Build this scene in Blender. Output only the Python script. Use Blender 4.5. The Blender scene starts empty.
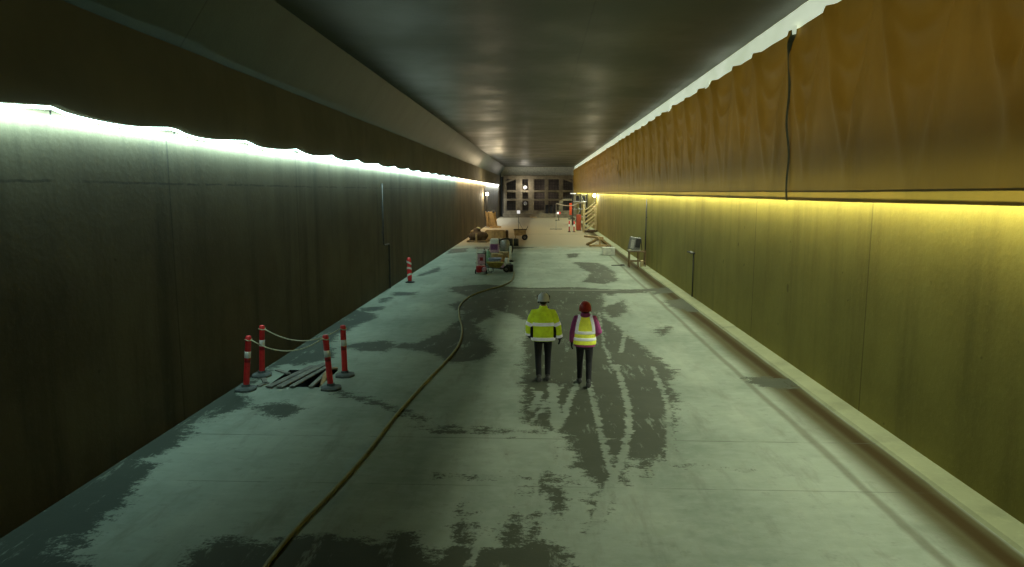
import bpy, bmesh, math, random
import numpy as np
from mathutils import Vector, Matrix, Euler, noise as mnoise

random.seed(7)
SC = bpy.context.scene
COL = SC.collection
V3 = Vector
PI = math.pi

# ------------------------------------------------------------------ camera (taken from the vanishing point of the tunnel)
FPX = 683.0
CAM_H = 4.0
VPX, VPY = 539.5, 191.5
pitch = math.atan((283.5 - VPY) / FPX)
yaw = math.atan((VPX - 512.0) / FPX * math.cos(pitch))
cam_d = bpy.data.cameras.new('camera')
cam = bpy.data.objects.new('camera', cam_d)
COL.objects.link(cam)
cam.location = (0, 0, CAM_H)
cam.rotation_euler = (PI / 2 - pitch, 0, yaw)
cam_d.sensor_fit = 'HORIZONTAL'
cam_d.sensor_width = 36.0
cam_d.lens = 36.0 * FPX / 1024.0
cam_d.clip_start = 0.05
cam_d.clip_end = 400
SC.camera = cam
Fv = V3((-math.sin(yaw) * math.cos(pitch), math.cos(yaw) * math.cos(pitch), -math.sin(pitch)))
Rv = V3((math.cos(yaw), math.sin(yaw), 0))
Uv = Rv.cross(Fv)
C0 = V3((0, 0, CAM_H))


def ray(u, v):
    return Rv * ((u - 512) / FPX) + Uv * ((283.5 - v) / FPX) + Fv


def fl(u, v, z=0.0):            # survey: where a sight line meets the floor
    d = ray(u, v)
    return C0 + d * ((z - CAM_H) / d.z)


def aty(u, v, Y):               # survey: where it meets the cross-section at Y
    d = ray(u, v)
    return C0 + d * (Y / d.y)


XL, XR = -6.24, 5.80
YN, YF = -7.0, 108.0
ZC = 7.78
TX = 5.30                       # tarpaulin plane on the right

SC.view_settings.view_transform = 'Standard'
SC.view_settings.look = 'None'
SC.view_settings.exposure = 0
SC.view_settings.gamma = 1

# ------------------------------------------------------------------ node materials


class N:
    def __init__(self, name):
        self.m = bpy.data.materials.new(name)
        self.m.use_nodes = True
        self.t = self.m.node_tree
        self.t.nodes.clear()
        self.out = self.t.nodes.new('ShaderNodeOutputMaterial')

    def n(self, kind, **kw):
        nd = self.t.nodes.new('ShaderNode' + kind)
        for k, v in kw.items():
            setattr(nd, k, v)
        return nd

    def put(self, sock, val):
        if isinstance(val, bpy.types.NodeSocket):
            self.t.links.new(val, sock)
        elif isinstance(val, (tuple, list)):
            if len(val) == 3 and sock.type == 'RGBA':
                val = (*val, 1)
            sock.default_value = val
        else:
            sock.default_value = val

    def math(self, op, a, b=0.0, c=0.0, clamp=False):
        nd = self.n('Math', operation=op, use_clamp=clamp)
        for i, x in enumerate((a, b, c)):
            self.put(nd.inputs[i], x)
        return nd.outputs[0]

    def mix(self, f, a, b, blend='MIX'):
        nd = self.n('Mix', data_type='RGBA', blend_type=blend)
        self.put(nd.inputs[0], f)
        self.put(nd.inputs[6], a)
        self.put(nd.inputs[7], b)
        return nd.outputs[2]

    def mixf(self, f, a, b):
        nd = self.n('Mix', data_type='FLOAT')
        self.put(nd.inputs[0], f)
        self.put(nd.inputs[2], a)
        self.put(nd.inputs[3], b)
        return nd.outputs[0]

    def step(self, x, lo, hi, a=0.0, b=1.0):
        nd = self.n('MapRange', interpolation_type='SMOOTHSTEP')
        for i, q in enumerate((x, lo, hi, a, b)):
            self.put(nd.inputs[i], q)
        return nd.outputs[0]

    def pos(self):
        if not hasattr(self, '_p'):
            self._p = self.n('NewGeometry').outputs['Position']
        return self._p

    def obj(self):
        return self.n('TexCoord').outputs['Object']

    def xyz(self):
        s = self.n('SeparateXYZ')
        self.put(s.inputs[0], self.pos())
        return s.outputs

    def noise(self, scale, detail=3, rough=.55, vec=None, stretch=None, dist=0):
        v = vec if vec is not None else self.pos()
        if stretch:
            mp = self.n('Mapping')
            self.put(mp.inputs[0], v)
            mp.inputs['Scale'].default_value = stretch
            v = mp.outputs[0]
        nd = self.n('TexNoise')
        self.put(nd.inputs['Vector'], v)
        nd.inputs['Scale'].default_value = scale
        nd.inputs['Detail'].default_value = detail
        nd.inputs['Roughness'].default_value = rough
        nd.inputs['Distortion'].default_value = dist
        return nd.outputs[0]

    def line(self, coord, at, w):      # 1 on a thin line coord == at
        d = self.math('ABSOLUTE', self.math('SUBTRACT', coord, at))
        return self.step(d, w * .4, w, 1, 0)

    def bump(self, h, strength=.3, dist=.02):
        b = self.n('Bump')
        self.put(b.inputs['Height'], h)
        b.inputs['Strength'].default_value = strength
        b.inputs['Distance'].default_value = dist
        return b.outputs[0]

    def bsdf(self, col, rough=.7, metal=0, normal=None, emit=None, estr=0, spec=None):
        b = self.n('BsdfPrincipled')
        self.put(b.inputs['Base Color'], col)
        self.put(b.inputs['Roughness'], rough)
        self.put(b.inputs['Metallic'], metal)
        if spec is not None:
            self.put(b.inputs['Specular IOR Level'], spec)
        if normal is not None:
            self.put(b.inputs['Normal'], normal)
        if emit is not None:
            self.put(b.inputs['Emission Color'], emit)
            b.inputs['Emission Strength'].default_value = estr
        self.b = b
        self.t.links.new(b.outputs[0], self.out.inputs[0])
        return self.m


def srgb(r, g, b):
    f = lambda c: ((c / 255 + .055) / 1.055) ** 2.4 if c > 10 else c / 255 / 12.92
    return (f(r), f(g), f(b))


def plain(name, col, rough=.6, metal=0, var=.25, scale=12, bump=.15, emit=0):
    k = N(name)
    v = k.noise(scale, 4, .6, k.obj())
    dk = tuple(c * (1 - var) for c in col)
    lt = tuple(min(1, c * (1 + var * .6)) for c in col)
    c = k.mix(k.step(v, .3, .7), dk, lt)
    return k.bsdf(c, rough, metal, k.bump(v, bump, .01), (c if emit else None), emit)


def glow(name, col, strength):
    k = N(name)
    nd = k.n('Emission')
    k.put(nd.inputs[0], col)
    nd.inputs[1].default_value = strength
    k.t.links.new(nd.outputs[0], k.out.inputs[0])
    return k.m


def mat_floor():
    k = N('damp_concrete_floor')
    x, y, z = k.xyz()
    at = k.n('Attribute', attribute_name='wet').outputs['Fac']
    da = k.n('Attribute', attribute_name='mark').outputs['Fac']
    n1 = k.noise(1.1, 5, .62, stretch=(1.0, .8, 1))
    n2 = k.noise(4.2, 6, .72, stretch=(.7, 1.25, 1))
    n3 = k.noise(22, 4, .7)
    w = k.math('ADD', at, k.math('MULTIPLY', k.math('SUBTRACT', n1, .5), .9))
    w = k.math('ADD', w, k.math('MULTIPLY', k.math('SUBTRACT', n2, .5), 1.9))
    w = k.math('ADD', w, k.math('MULTIPLY', k.math('SUBTRACT', n3, .5), .9))
    wet = k.step(w, -.12, .18)
    # pale scuffed wheel streaks stay dry across the damp
    d2 = k.math('ADD', da, k.math('MULTIPLY', k.math('SUBTRACT', n2, .5), .35))
    dry = k.step(d2, -.015, .02)
    wet = k.math('MULTIPLY', wet, k.math('SUBTRACT', 1.0, k.math('MULTIPLY', dry, .8)))
    stk = k.noise(1.5, 5, .75, stretch=(2.2, .55, 1))
    wet = k.math('MULTIPLY', wet, k.math('SUBTRACT', 1.0, k.math('MULTIPLY', k.step(stk, .56, .66), .62)))
    big = k.noise(.35, 4, .6)
    c_dry = k.mix(k.step(big, .3, .72), (.205, .250, .192), (.315, .362, .285))
    c_dry = k.mix(k.math('MULTIPLY', k.step(n2, .35, .75), .35), c_dry, (.40, .43, .37))
    sm = k.noise(1.6, 5, .7, stretch=(1.6, .35, 1))
    c_dry = k.mix(k.math('MULTIPLY', k.step(sm, .50, .72), .5), c_dry, (.175, .19, .145))
    sm2 = k.noise(3.5, 6, .75, stretch=(1, 1.6, 1))
    c_dry = k.mix(k.math('MULTIPLY', k.step(sm2, .54, .70), .45), c_dry, (.165, .185, .145))
    c_dry = k.mix(k.math('MULTIPLY', k.step(k.noise(.55, 4, .6, stretch=(1.8, .5, 1)), .5, .7), .35), c_dry, (.40, .43, .345))
    # sandy mud beyond the slab joint
    far = k.step(k.math('ADD', y, k.math('MULTIPLY', k.math('SUBTRACT', n1, .5), 9.)), 46, 53)
    c_dry = k.mix(far, c_dry, (.31, .265, .175))
    # rusty gutter along the right wall
    xw = k.math('ADD', x, k.math('MULTIPLY', k.math('SUBTRACT', k.noise(.8, 4, .6, stretch=(1, .3, 1)), .5), .16))
    band = k.math('MULTIPLY', k.step(xw, 4.5, 4.95), k.step(xw, 5.33, 5.44, 1, 0))
    core = k.math('MULTIPLY', k.step(xw, 4.98, 5.12), k.step(xw, 5.2, 5.34, 1, 0))
    c_dry = k.mix(k.math('MULTIPLY', band, .9), c_dry, (.062, .050, .011))
    c_dry = k.mix(k.math('MULTIPLY', core, .9), c_dry, (.042, .026, .005))
    gl = k.step(k.math('ABSOLUTE', k.math('SUBTRACT', xw, 4.43)), .02, .11, 1, 0)
    c_dry = k.mix(k.math('MULTIPLY', gl, .6), c_dry, (.12, .115, .075))
    # slab joints
    jn = k.math('MULTIPLY', k.step(n1, .38, .55), .6)
    for yy, ww in ((10.72, .02), (8.9, .012), (64.9, .45), (49.6, .2), (36.5, .05)):
        c_dry = k.mix(k.math('MULTIPLY', k.line(y, yy, ww), jn), c_dry, (.08, .085, .065))
    c_wet = k.mix(k.step(big, .35, .7), (.056, .064, .041), (.076, .085, .056))
    c_wet = k.mix(k.math('MULTIPLY', k.step(n2, .5, .8), .35), c_wet, (.11, .115, .085))
    leftw = k.step(x, -5.5, -3.5, 1, 0)
    c_wet = k.mix(k.math('MULTIPLY', leftw, .6), c_wet, (.050, .066, .055))
    c = k.mix(wet, c_dry, c_wet)
    wl = k.math('MULTIPLY', k.line(y, 27.75, .09), k.math('MULTIPLY', k.step(x, -1.2, -.8), k.step(x, 3.0, 3.4, 1, 0)))
    c = k.mix(k.math('MULTIPLY', wl, .7), c, (.36, .38, .31))
    r = k.mixf(wet, .9, .7)
    h = k.math('ADD', n3, k.math('MULTIPLY', n2, 1.5))
    return k.bsdf(c, r, 0, k.bump(h, .12, .02), spec=.12)


def mat_wall(name, a, b, joints, hj, drip=.4, rough=.75):
    k = N(name)
    x, y, z = k.xyz()
    big = k.noise(.45, 5, .6)
    vert = k.noise(.9, 5, .62, stretch=(1, 1.3, .12))
    fine = k.noise(9, 5, .7)
    c = k.mix(k.step(big, .3, .7), a, b)
    c = k.mix(k.math('MULTIPLY', k.step(vert, .45, .75), drip), c, tuple(q * .38 for q in a))
    c = k.mix(k.math('MULTIPLY', k.step(fine, .5, .8), .25), c, tuple(q * 1.4 for q in b))
    sp = k.step(k.noise(3.2, 2, .5), .73, .78)
    c = k.mix(k.math('MULTIPLY', sp, .5), c, tuple(q * .3 for q in a))
    wob = k.math('MULTIPLY', k.math('SUBTRACT', k.noise(1.2, 4, .7), .5), .07)
    msk = k.step(k.noise(1.7, 3, .6), .4, .55)
    for jy in joints:
        c = k.mix(k.math('MULTIPLY', k.line(y, jy, .03), .55), c, tuple(q * .3 for q in a))
    for jz in hj:
        c = k.mix(k.math('MULTIPLY', k.line(k.math('ADD', z, wob), jz, .025), k.math('MULTIPLY', msk, .6)), c, tuple(q * .25 for q in a))
    return k.bsdf(c, rough, 0, k.bump(k.math('ADD', fine, big), .2, .02), spec=.3)


def mat_ceiling():
    k = N('board_marked_concrete_ceiling')
    x, y, z = k.xyz()
    big = k.noise(.3, 5, .6)
    st = k.noise(.8, 5, .65, stretch=(.18, 2.2, 1))
    fine = k.noise(10, 4, .7)
    c = k.mix(k.step(big, .3, .7), (.055, .060, .042), (.080, .086, .060))
    c = k.mix(k.math('MULTIPLY', k.step(st, .48, .8), .10), c, (.055, .058, .043))
    for yy in range(8, 108, 10):
        c = k.mix(k.math('MULTIPLY', k.line(y, yy + .3, .03), .5), c, (.03, .03, .024))
    c = k.mix(k.math('MULTIPLY', k.line(x, 1.1, .025), .5), c, (.03, .03, .024))
    pits = k.step(k.noise(2.6, 2, .5), .74, .8)
    c = k.mix(pits, c, (.03, .02, .018))
    return k.bsdf(c, k.mixf(k.step(big, .3, .7), .36, .52), 0, k.bump(k.math('ADD', fine, big), .22, .02), spec=.45)


def mat_tarp(name, a, b, trans=.35, rough=.55):
    k = N(name)
    n1 = k.noise(.5, 5, .6)
    n2 = k.noise(1.3, 5, .65, stretch=(1, 1, .3))
    f = k.noise(60, 2, .5)
    c = k.mix(k.step(n1, .3, .7), a, b)
    c = k.mix(k.math('MULTIPLY', k.step(n2, .5, .75), .35), c, tuple(q * .6 for q in a))
    k.bsdf(c, rough, 0, k.bump(k.math('ADD', n2, k.math('MULTIPLY', f, .15)), .25, .03), spec=.3)
    tr = k.n('BsdfTranslucent')
    k.put(tr.inputs[0], c)
    mx = k.n('MixShader')
    mx.inputs[0].default_value = trans
    if trans > .25:       # translucency graded down towards the hem to hold back lamp glow
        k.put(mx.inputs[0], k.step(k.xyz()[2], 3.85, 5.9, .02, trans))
    k.t.links.new(k.b.outputs[0], mx.inputs[1])
    k.t.links.new(tr.outputs[0], mx.inputs[2])
    k.t.links.new(mx.outputs[0], k.out.inputs[0])
    return k.m


M = {}
M['floor'] = mat_floor()
M['wall_left'] = mat_wall('stained_concrete_left', (.068, .056, .029), (.108, .093, .052), (11.4, 17.5, 23.6, 29.5, 36, 42, 48, 54, 61, 68), (4.13,), .75)
M['wall_right'] = mat_wall('yellow_lit_concrete_right', (.25, .215, .045), (.33, .285, .065), (12.2, 18.6, 25.7, 37.5, 46, 58, 70), (), .42)  # base colour carries the yellow light bounced off the tarpaulin
M['ceiling'] = mat_ceiling()
M['haunch'] = mat_wall('smooth_concrete_haunch', (.060, .090, .076), (.080, .115, .098), (12, 24, 36, 48, 60), (), .2, .45)
M['wall_end'] = plain('dark_rock_face', (.13, .11, .09), .9, scale=2)
M['frame_grey'] = plain('dusty_steel_formwork', srgb(128, 118, 96), .75, .0, .3, 1.5)
M['curb'] = mat_wall('pale_kerb_concrete', (.25, .275, .155), (.31, .335, .20), (20, 32, 44), (), .35)
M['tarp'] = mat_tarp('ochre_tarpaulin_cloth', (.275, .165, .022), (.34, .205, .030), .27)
M['tarp_hem'] = mat_tarp('ochre_tarpaulin_hem', (.19, .13, .02), (.25, .155, .025), .14)
M['tarp_dark'] = plain('dark_tarpaulin_edge', (.13, .12, .055), .8)
M['tarp_brown'] = mat_tarp('brown_tarpaulin_cloth', (.15, .138, .10), (.19, .175, .125), .05, .7)
M['red'] = plain('red_plastic', srgb(225, 48, 48), .5, var=.15, emit=0)
M['red_dark'] = plain('dark_red_paint', srgb(150, 20, 26), .5)
M['white'] = plain('white_plastic', srgb(225, 222, 210), .5, var=.12)
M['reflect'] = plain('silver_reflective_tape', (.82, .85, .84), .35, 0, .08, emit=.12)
M['rubber'] = plain('grey_rubber_foot', (.10, .115, .105), .85)
M['black'] = plain('black_cloth', (.010, .010, .013), .85)
M['black_rub'] = plain('black_rubber', (.012, .012, .012), .7)
M['hivis'] = plain('hi_vis_yellow_cloth', (.62, .84, .03), .7, 0, .14, 9, .25, .10)  # faint emission added to brighten the cloth
M['hivis2'] = plain('pale_hi_vis_cloth', (.80, .86, .07), .7, 0, .12, 9, .25, .12)  # same small added emission, lifts the vest's brightness
M['magenta'] = plain('plum_magenta_cloth', (.42, .06, .25), .75, 0, .2, 14, .2)
M['helmet_w'] = plain('white_helmet_shell', (.88, .9, .92), .35, 0, .06)
M['helmet_r'] = plain('red_helmet_shell', (.44, .028, .022), .35, 0, .12)
M['skin'] = plain('skin', (.52, .31, .22), .55, 0, .1)
M['eye'] = plain('eye_white', (.7, .7, .7), .2)
M['hair_d'] = plain('dark_hair', (.02, .014, .01), .7)
M['hair_r'] = plain('reddish_brown_hair', (.12, .025, .015), .7)
M['shoe'] = plain('grey_work_boot', (.05, .05, .048), .7)
M['rope'] = plain('pale_rope', srgb(190, 185, 150), .8)
M['hose'] = plain('olive_hose', srgb(140, 138, 92), .6, 0, .2, 4)
M['wood'] = plain('weathered_grey_timber', (.18, .18, .145), .85, 0, .4, 6)
M['wood_tan'] = plain('fresh_tan_timber', (.40, .27, .12), .8, 0, .3, 4)
M['ply'] = plain('tan_plywood', (.50, .35, .16), .8, 0, .25, 3)
M['brown'] = plain('brown_cover', (.085, .05, .022), .85, 0, .4, 3)
M['pit'] = plain('black_pit', (.006, .006, .005), .8)  # near-black walls and bottom of the pit
M['yellow'] = plain('dirty_yellow_paint', (.42, .33, .08), .6, 0, .3, 8)
M['lilac'] = plain('blue_grey_plastic', srgb(150, 158, 185), .5)
M['pink'] = plain('pale_pink_paint', srgb(190, 150, 165), .55)
M['purple'] = plain('purple_panel', srgb(120, 60, 110), .5)
M['green'] = plain('pale_green_paint', srgb(130, 170, 140), .5)
M['steel'] = plain('galvanised_steel', (.36, .36, .33), .45, .5, .2)
M['steel_d'] = plain('dark_steel', (.05, .05, .045), .5, .3)
M['grey_box'] = plain('dusty_grey_casing', (.16, .165, .15), .6, .2)
M['rust'] = plain('rusty_frame_tube', (.20, .13, .06), .7)
M['orange'] = plain('orange_board', srgb(225, 80, 32), .6)
M['rustred'] = plain('rust_red_paint', srgb(150, 62, 34), .7)
M['concrete_l'] = plain('pale_concrete_block', (.46, .47, .40), .85, 0, .2, 5)
M['cream'] = plain('cream_tube', srgb(200, 185, 140), .6)
M['lamp_c'] = glow('cool_led_glow', (.66, 1.0, .95), 8.5)
M['lamp_w'] = glow('warm_led_glow', (1.0, .86, .62), 9)
M['lamp_n'] = glow('neutral_led_glow', (1.0, .97, .88), 9)
M['lamp_y'] = glow('yellowish_led_glow', (1.0, .92, .5), 2.5)
M['lit_panel'] = glow('lit_white_panel', (1.0, .97, .90), .75)
M['flood'] = glow('floodlight_glow', (1.0, .95, .82), 14)
M['lamp_dim'] = glow('round_lamp_glow', (1.0, .95, .85), 1.3)
M['lamp_faint'] = glow('faint_lamp_glow', (1.0, .95, .85), .10)


def mat_sheet():      # white plastic sheet; its own emission stands in for backlight
    k = N('glowing_white_sheet')
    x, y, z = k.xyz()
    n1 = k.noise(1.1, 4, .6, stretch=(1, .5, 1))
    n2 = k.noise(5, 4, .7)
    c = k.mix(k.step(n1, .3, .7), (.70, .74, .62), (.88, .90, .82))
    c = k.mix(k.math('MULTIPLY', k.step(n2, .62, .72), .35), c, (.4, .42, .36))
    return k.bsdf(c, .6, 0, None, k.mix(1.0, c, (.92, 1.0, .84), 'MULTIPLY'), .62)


M['sheet'] = mat_sheet()

# ------------------------------------------------------------------ mesh helpers


class MB:
    def __init__(self):
        self.v = []
        self.f = []

    def quad(self, a, b, c, d):
        i = len(self.v)
        self.v += [V3(a), V3(b), V3(c), V3(d)]
        self.f.append((i, i + 1, i + 2, i + 3))
        return self

    def box(self, c, s, rot=None, taper=1.0, bev=0.0):
        i = len(self.v)
        R = rot.to_matrix() if isinstance(rot, Euler) else (rot or Matrix.Identity(3))
        hx, hy, hz = s[0] / 2, s[1] / 2, s[2] / 2
        for sz in (-1, 1):
            t = taper if sz > 0 else 1
            for sx, sy in ((-1, -1), (1, -1), (1, 1), (-1, 1)):
                self.v.append(V3(c) + R @ V3((sx * hx * t, sy * hy * t, sz * hz)))
        for q in ((3, 2, 1, 0), (4, 5, 6, 7), (0, 1, 5, 4), (1, 2, 6, 5), (2, 3, 7, 6), (3, 0, 4, 7)):
            self.f.append(tuple(i + k for k in q))
        return self

    def bar(self, a, b, w, h=None):     # rectangular bar between two points
        a, b = V3(a), V3(b)
        d = b - a
        z = d.normalized()
        up = V3((0, 0, 1)) if abs(z.z) < .95 else V3((0, 1, 0))
        x = up.cross(z).normalized()
        y = z.cross(x)
        return self.box((a + b) / 2, (w, h or w, d.length), Matrix((x, y, z)).transposed())

    def rings(self, rings, cap=True, closed=True):
        n = len(rings[0])
        i = len(self.v)
        for r in rings:
            self.v += [V3(p) for p in r]
        for k in range(len(rings) - 1):
            for j in range(n if closed else n - 1):
                a = i + k * n + j
                b = i + k * n + (j + 1) % n
                self.f.append((a, b, b + n, a + n))
        if cap:
            self.f.append(tuple(i + j for j in reversed(range(n))))
            self.f.append(tuple(i + (len(rings) - 1) * n + j for j in range(n)))
        return self

    def tube(self, pts, r, seg=10, cap=True):
        pts = [V3(p) for p in pts]
        rr = r if isinstance(r, (list, tuple)) else [r] * len(pts)
        out = []
        px = None
        for k, p in enumerate(pts):
            a = pts[max(k - 1, 0)]
            b = pts[min(k + 1, len(pts) - 1)]
            z = (b - a).normalized()
            if px is None:
                ref = V3((1, 0, 0)) if abs(z.x) < .9 else V3((0, 1, 0))
                x = (ref - z * ref.dot(z)).normalized()
            else:
                x = (px - z * px.dot(z)).normalized()
            px = x
            y = z.cross(x)
            q = rr[k]
            rx, ry = q if isinstance(q, tuple) else (q, q)
            out.append([p + x * (math.cos(2 * PI * j / seg) * rx) + y * (math.sin(2 * PI * j / seg) * ry) for j in range(seg)])
        return self.rings(out, cap)

    def lathe(self, prof, c=(0, 0, 0), seg=16, sq=None, power=2.0, rot=None):   # prof = (radius or (rx, ry), z[, (ox, oy)])
        out = []
        R = rot.to_matrix() if rot else Matrix.Identity(3)
        for p in prof:
            rx, ry = p[0] if isinstance(p[0], tuple) else (p[0], p[0])
            ox, oy = p[2] if len(p) > 2 else (0, 0)
            ring = []
            for j in range(seg):
                t = 2 * PI * j / seg
                cx, sx = math.cos(t), math.sin(t)
                e = 2.0 / power
                ring.append(V3(c) + R @ V3((ox + math.copysign(abs(cx) ** e, cx) * rx, oy + math.copysign(abs(sx) ** e, sx) * ry, p[1])))
            out.append(ring)
        return self.rings(out)

    def ell(self, c, r, rot=None, seg=16, ring=10):
        prof = []
        R = rot.to_matrix() if rot else Matrix.Identity(3)
        out = []
        for k in range(ring + 1):
            ph = -PI / 2 + PI * k / ring
            q = max(math.cos(ph), .02)
            out.append([V3(c) + R @ V3((math.cos(2 * PI * j / seg) * q * r[0], math.sin(2 * PI * j / seg) * q * r[1], math.sin(ph) * r[2])) for j in range(seg)])
        return self.rings(out)

    def build(self, name, mat, parent=None, smooth=False, remesh=0, relax=0, bevel=0, solid=0):
        me = bpy.data.meshes.new(name)
        me.from_pydata([tuple(p) for p in self.v], [], self.f)
        me.validate()
        bm = bmesh.new()
        bm.from_mesh(me)
        bmesh.ops.recalc_face_normals(bm, faces=bm.faces)
        bm.to_mesh(me)
        bm.free()
        o = bpy.data.objects.new(name, me)
        COL.objects.link(o)
        if remesh or bevel or solid:
            if remesh:
                md = o.modifiers.new('r', 'REMESH')
                md.mode = 'VOXEL'
                md.voxel_size = remesh
                if relax:
                    ms = o.modifiers.new('s', 'SMOOTH')
                    ms.factor = .5
                    ms.iterations = relax
            if solid:
                so = o.modifiers.new('t', 'SOLIDIFY')
                so.thickness = solid
                so.offset = 0
            if bevel:
                b = o.modifiers.new('b', 'BEVEL')
                b.width = bevel
                b.segments = 2
                b.limit_method = 'ANGLE'
            dg = bpy.context.evaluated_depsgraph_get()
            nm = bpy.data.meshes.new_from_object(o.evaluated_get(dg))
            o.modifiers.clear()
            o.data = nm
            nm.name = name
            me = nm
        if smooth or remesh:
            me.polygons.foreach_set('use_smooth', [True] * len(me.polygons))
        me.materials.clear()
        me.materials.append(mat)
        if parent:
            o.parent = parent
        return o


def tag(o, label, cat=None, group=None):
    if label:
        o['label'] = label
    if cat:
        o['category'] = cat
    if group:
        o['group'] = group
    return o


def struct(o):
    o['kind'] = 'structure'
    return o


def thing(name, label, cat, loc=(0, 0, 0), rot=(0, 0, 0), group=None):
    o = bpy.data.objects.new(name, None)
    o.empty_display_size = .1
    COL.objects.link(o)
    o.location = loc
    o.rotation_euler = rot
    return tag(o, label, cat, group)


def dup(root, loc, rot=None, label=None):
    r = root.copy()
    COL.objects.link(r)
    r.location = loc
    if rot is not None:
        r.rotation_euler = rot
    if label:
        r['label'] = label
    for ch in list(root.children):
        c = ch.copy()
        COL.objects.link(c)
        c.parent = r
        for g in list(ch.children):
            d = g.copy()
            COL.objects.link(d)
            d.parent = c
    return r


# ------------------------------------------------------------------ the floor, with a survey of its damp patches
PIT = (-5.62, -4.52, 13.50, 14.85)
xs = sorted(set([round(q, 3) for q in np.arange(XL, XR, .075)] + [XR, PIT[0], PIT[1]]))
ys = [YN]
while ys[-1] < YF + 3:
    yv = ys[-1]
    ys.append(yv + (.5 if yv < 5 else .075 if yv < 17 else .12 if yv < 30 else .25 if yv < 55 else 1.0))
ys = sorted(set([round(q, 3) for q in ys] + [PIT[2], PIT[3]]))
X, Y = np.meshgrid(np.array(xs), np.array(ys))


def poly_sdf(pix):
    P = [fl(u, v) for u, v in pix]
    px_ = np.array([p.x for p in P])
    py_ = np.array([p.y for p in P])
    inside = np.zeros(X.shape, bool)
    dist = np.full(X.shape, 1e9)
    n = len(P)
    for i in range(n):
        x1, y1, x2, y2 = px_[i], py_[i], px_[(i + 1) % n], py_[(i + 1) % n]
        dx, dy = x2 - x1, y2 - y1
        t = np.clip(((X - x1) * dx + (Y - y1) * dy) / (dx * dx + dy * dy + 1e-9), 0, 1)
        dist = np.minimum(dist, np.hypot(X - x1 - t * dx, Y - y1 - t * dy))
        cond = ((y1 > Y) != (y2 > Y))
        with np.errstate(divide='ignore', invalid='ignore'):
            xi = dx * (Y - y1) / (dy if abs(dy) > 1e-9 else 1e-9) + x1
        inside ^= cond & (X < xi)
    return np.where(inside, dist, -dist)


def stroke(pix, w):
    P = [fl(u, v) for u, v in pix]
    dist = np.full(X.shape, 1e9)
    for a, b in zip(P[:-1], P[1:]):
        dx, dy = b.x - a.x, b.y - a.y
        t = np.clip(((X - a.x) * dx + (Y - a.y) * dy) / (dx * dx + dy * dy + 1e-9), 0, 1)
        dist = np.minimum(dist, np.hypot(X - a.x - t * dx, Y - a.y - t * dy))
    return w - dist


wet_polys = [
    # along the left wall
    [(-40, 567), (0, 533), (120, 455), (243, 378), (255, 381), (240, 392), (255, 402), (222, 416), (192, 425), (184, 440), (165, 452), (144, 460), (153, 467), (135, 487), (130, 502), (107, 517), (98, 530), (80, 545), (62, 540), (55, 549), (95, 575), (-40, 640)],
    [(243, 380), (300, 343), (352, 309), (373, 313), (378, 318), (358, 325), (342, 334), (330, 345), (337, 357), (317, 362), (301, 366), (288, 364), (270, 370), (255, 378)],
    [(352, 344), (385, 340), (400, 345), (385, 352), (358, 351)],
    [(414, 277), (440, 266), (440, 271), (422, 276)], [(380, 298), (391, 297), (391, 301), (378, 303)], [(394, 292), (418, 292), (416, 295), (392, 296)],
    [(450, 249), (468, 248), (466, 252), (446, 254)], [(474, 246.5), (540, 247), (520, 249), (474, 249)],
    [(358, 308), (384, 306), (384, 310), (360, 312)], [(280, 402), (310, 408), (300, 412), (285, 418), (250, 408)],
    # round the hose and across to the two people
    [(450, 287), (485, 284), (529, 288), (575, 287), (621, 290), (612, 296), (602, 293), (606, 305), (602, 316), (621, 328), (632, 338), (659, 357), (675, 370), (667, 382), (679, 395), (676, 410), (672, 443), (668, 456), (651, 459), (647, 483), (640, 462), (626, 456), (628, 488), (619, 478), (605, 499), (598, 525), (592, 532), (587, 502), (600, 485), (575, 466), (570, 446), (563, 433), (552, 430), (524, 424), (522, 398), (523, 357), (527, 320), (494, 309), (494, 316), (476, 325), (488, 341), (497, 350), (488, 357), (476, 361), (450, 363), (437, 356), (418, 350), (380, 347), (380, 344), (412, 343), (440, 334), (458, 320), (462, 312), (448, 305), (472, 297), (451, 292)],
    # upper right
    [(572, 262), (600, 263), (614, 271), (619, 281), (604, 284), (583, 282), (590, 273), (580, 267)],
    [(566, 254), (580, 253), (578, 257), (568, 258)], [(600, 308), (624, 300), (628, 312), (612, 318)], [(655, 330), (668, 326), (670, 332), (660, 336)],
    [(575, 290), (655, 289), (645, 293), (590, 294)],
    # gutter
    [(644, 289), (676, 287), (682, 292), (655, 294)], [(664, 300), (690, 298), (712, 310), (690, 312), (668, 306)], [(745, 377), (795, 378), (812, 386), (778, 389), (750, 383)],
    # bottom edge
    [(180, 575), (185, 560), (200, 545), (230, 540), (262, 546), (300, 534), (340, 536), (380, 541), (413, 531), (420, 543), (440, 556), (452, 538), (462, 500), (470, 532), (474, 548), (500, 545), (508, 530), (516, 512), (522, 545), (530, 530), (536, 510), (542, 545), (562, 550), (578, 567), (575, 610), (180, 640)],
    [(536, 480), (548, 468), (552, 480), (545, 492)], [(552, 500), (560, 488), (566, 500), (560, 515)],
]
W = np.full(X.shape, -1.6)
for pl in wet_polys:
    W = np.maximum(W, poly_sdf(pl))
for st, w in (([(340, 392), (380, 404), (426, 420)], .10), ([(440, 431), (500, 431), (566, 432)], .05), ([(415, 427), (470, 428), (512, 430)], .02),
              ([(440, 477), (520, 478), (605, 480)], .0), ([(671, 464), (700, 466), (752, 470)], -.02), ([(350, 347), (400, 345), (420, 347)], .2),
              ([(515, 494), (540, 492)], .02), ([(460, 540), (500, 470), (512, 430)], -.1), ([(540, 540), (556, 470), (560, 430)], -.08),
              ([(400, 540), (440, 470)], -.22), ([(578, 567), (640, 500)], -.4)):
    W = np.maximum(W, stroke(st, w))
W = np.clip(W, -1.3, 1.0)
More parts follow.
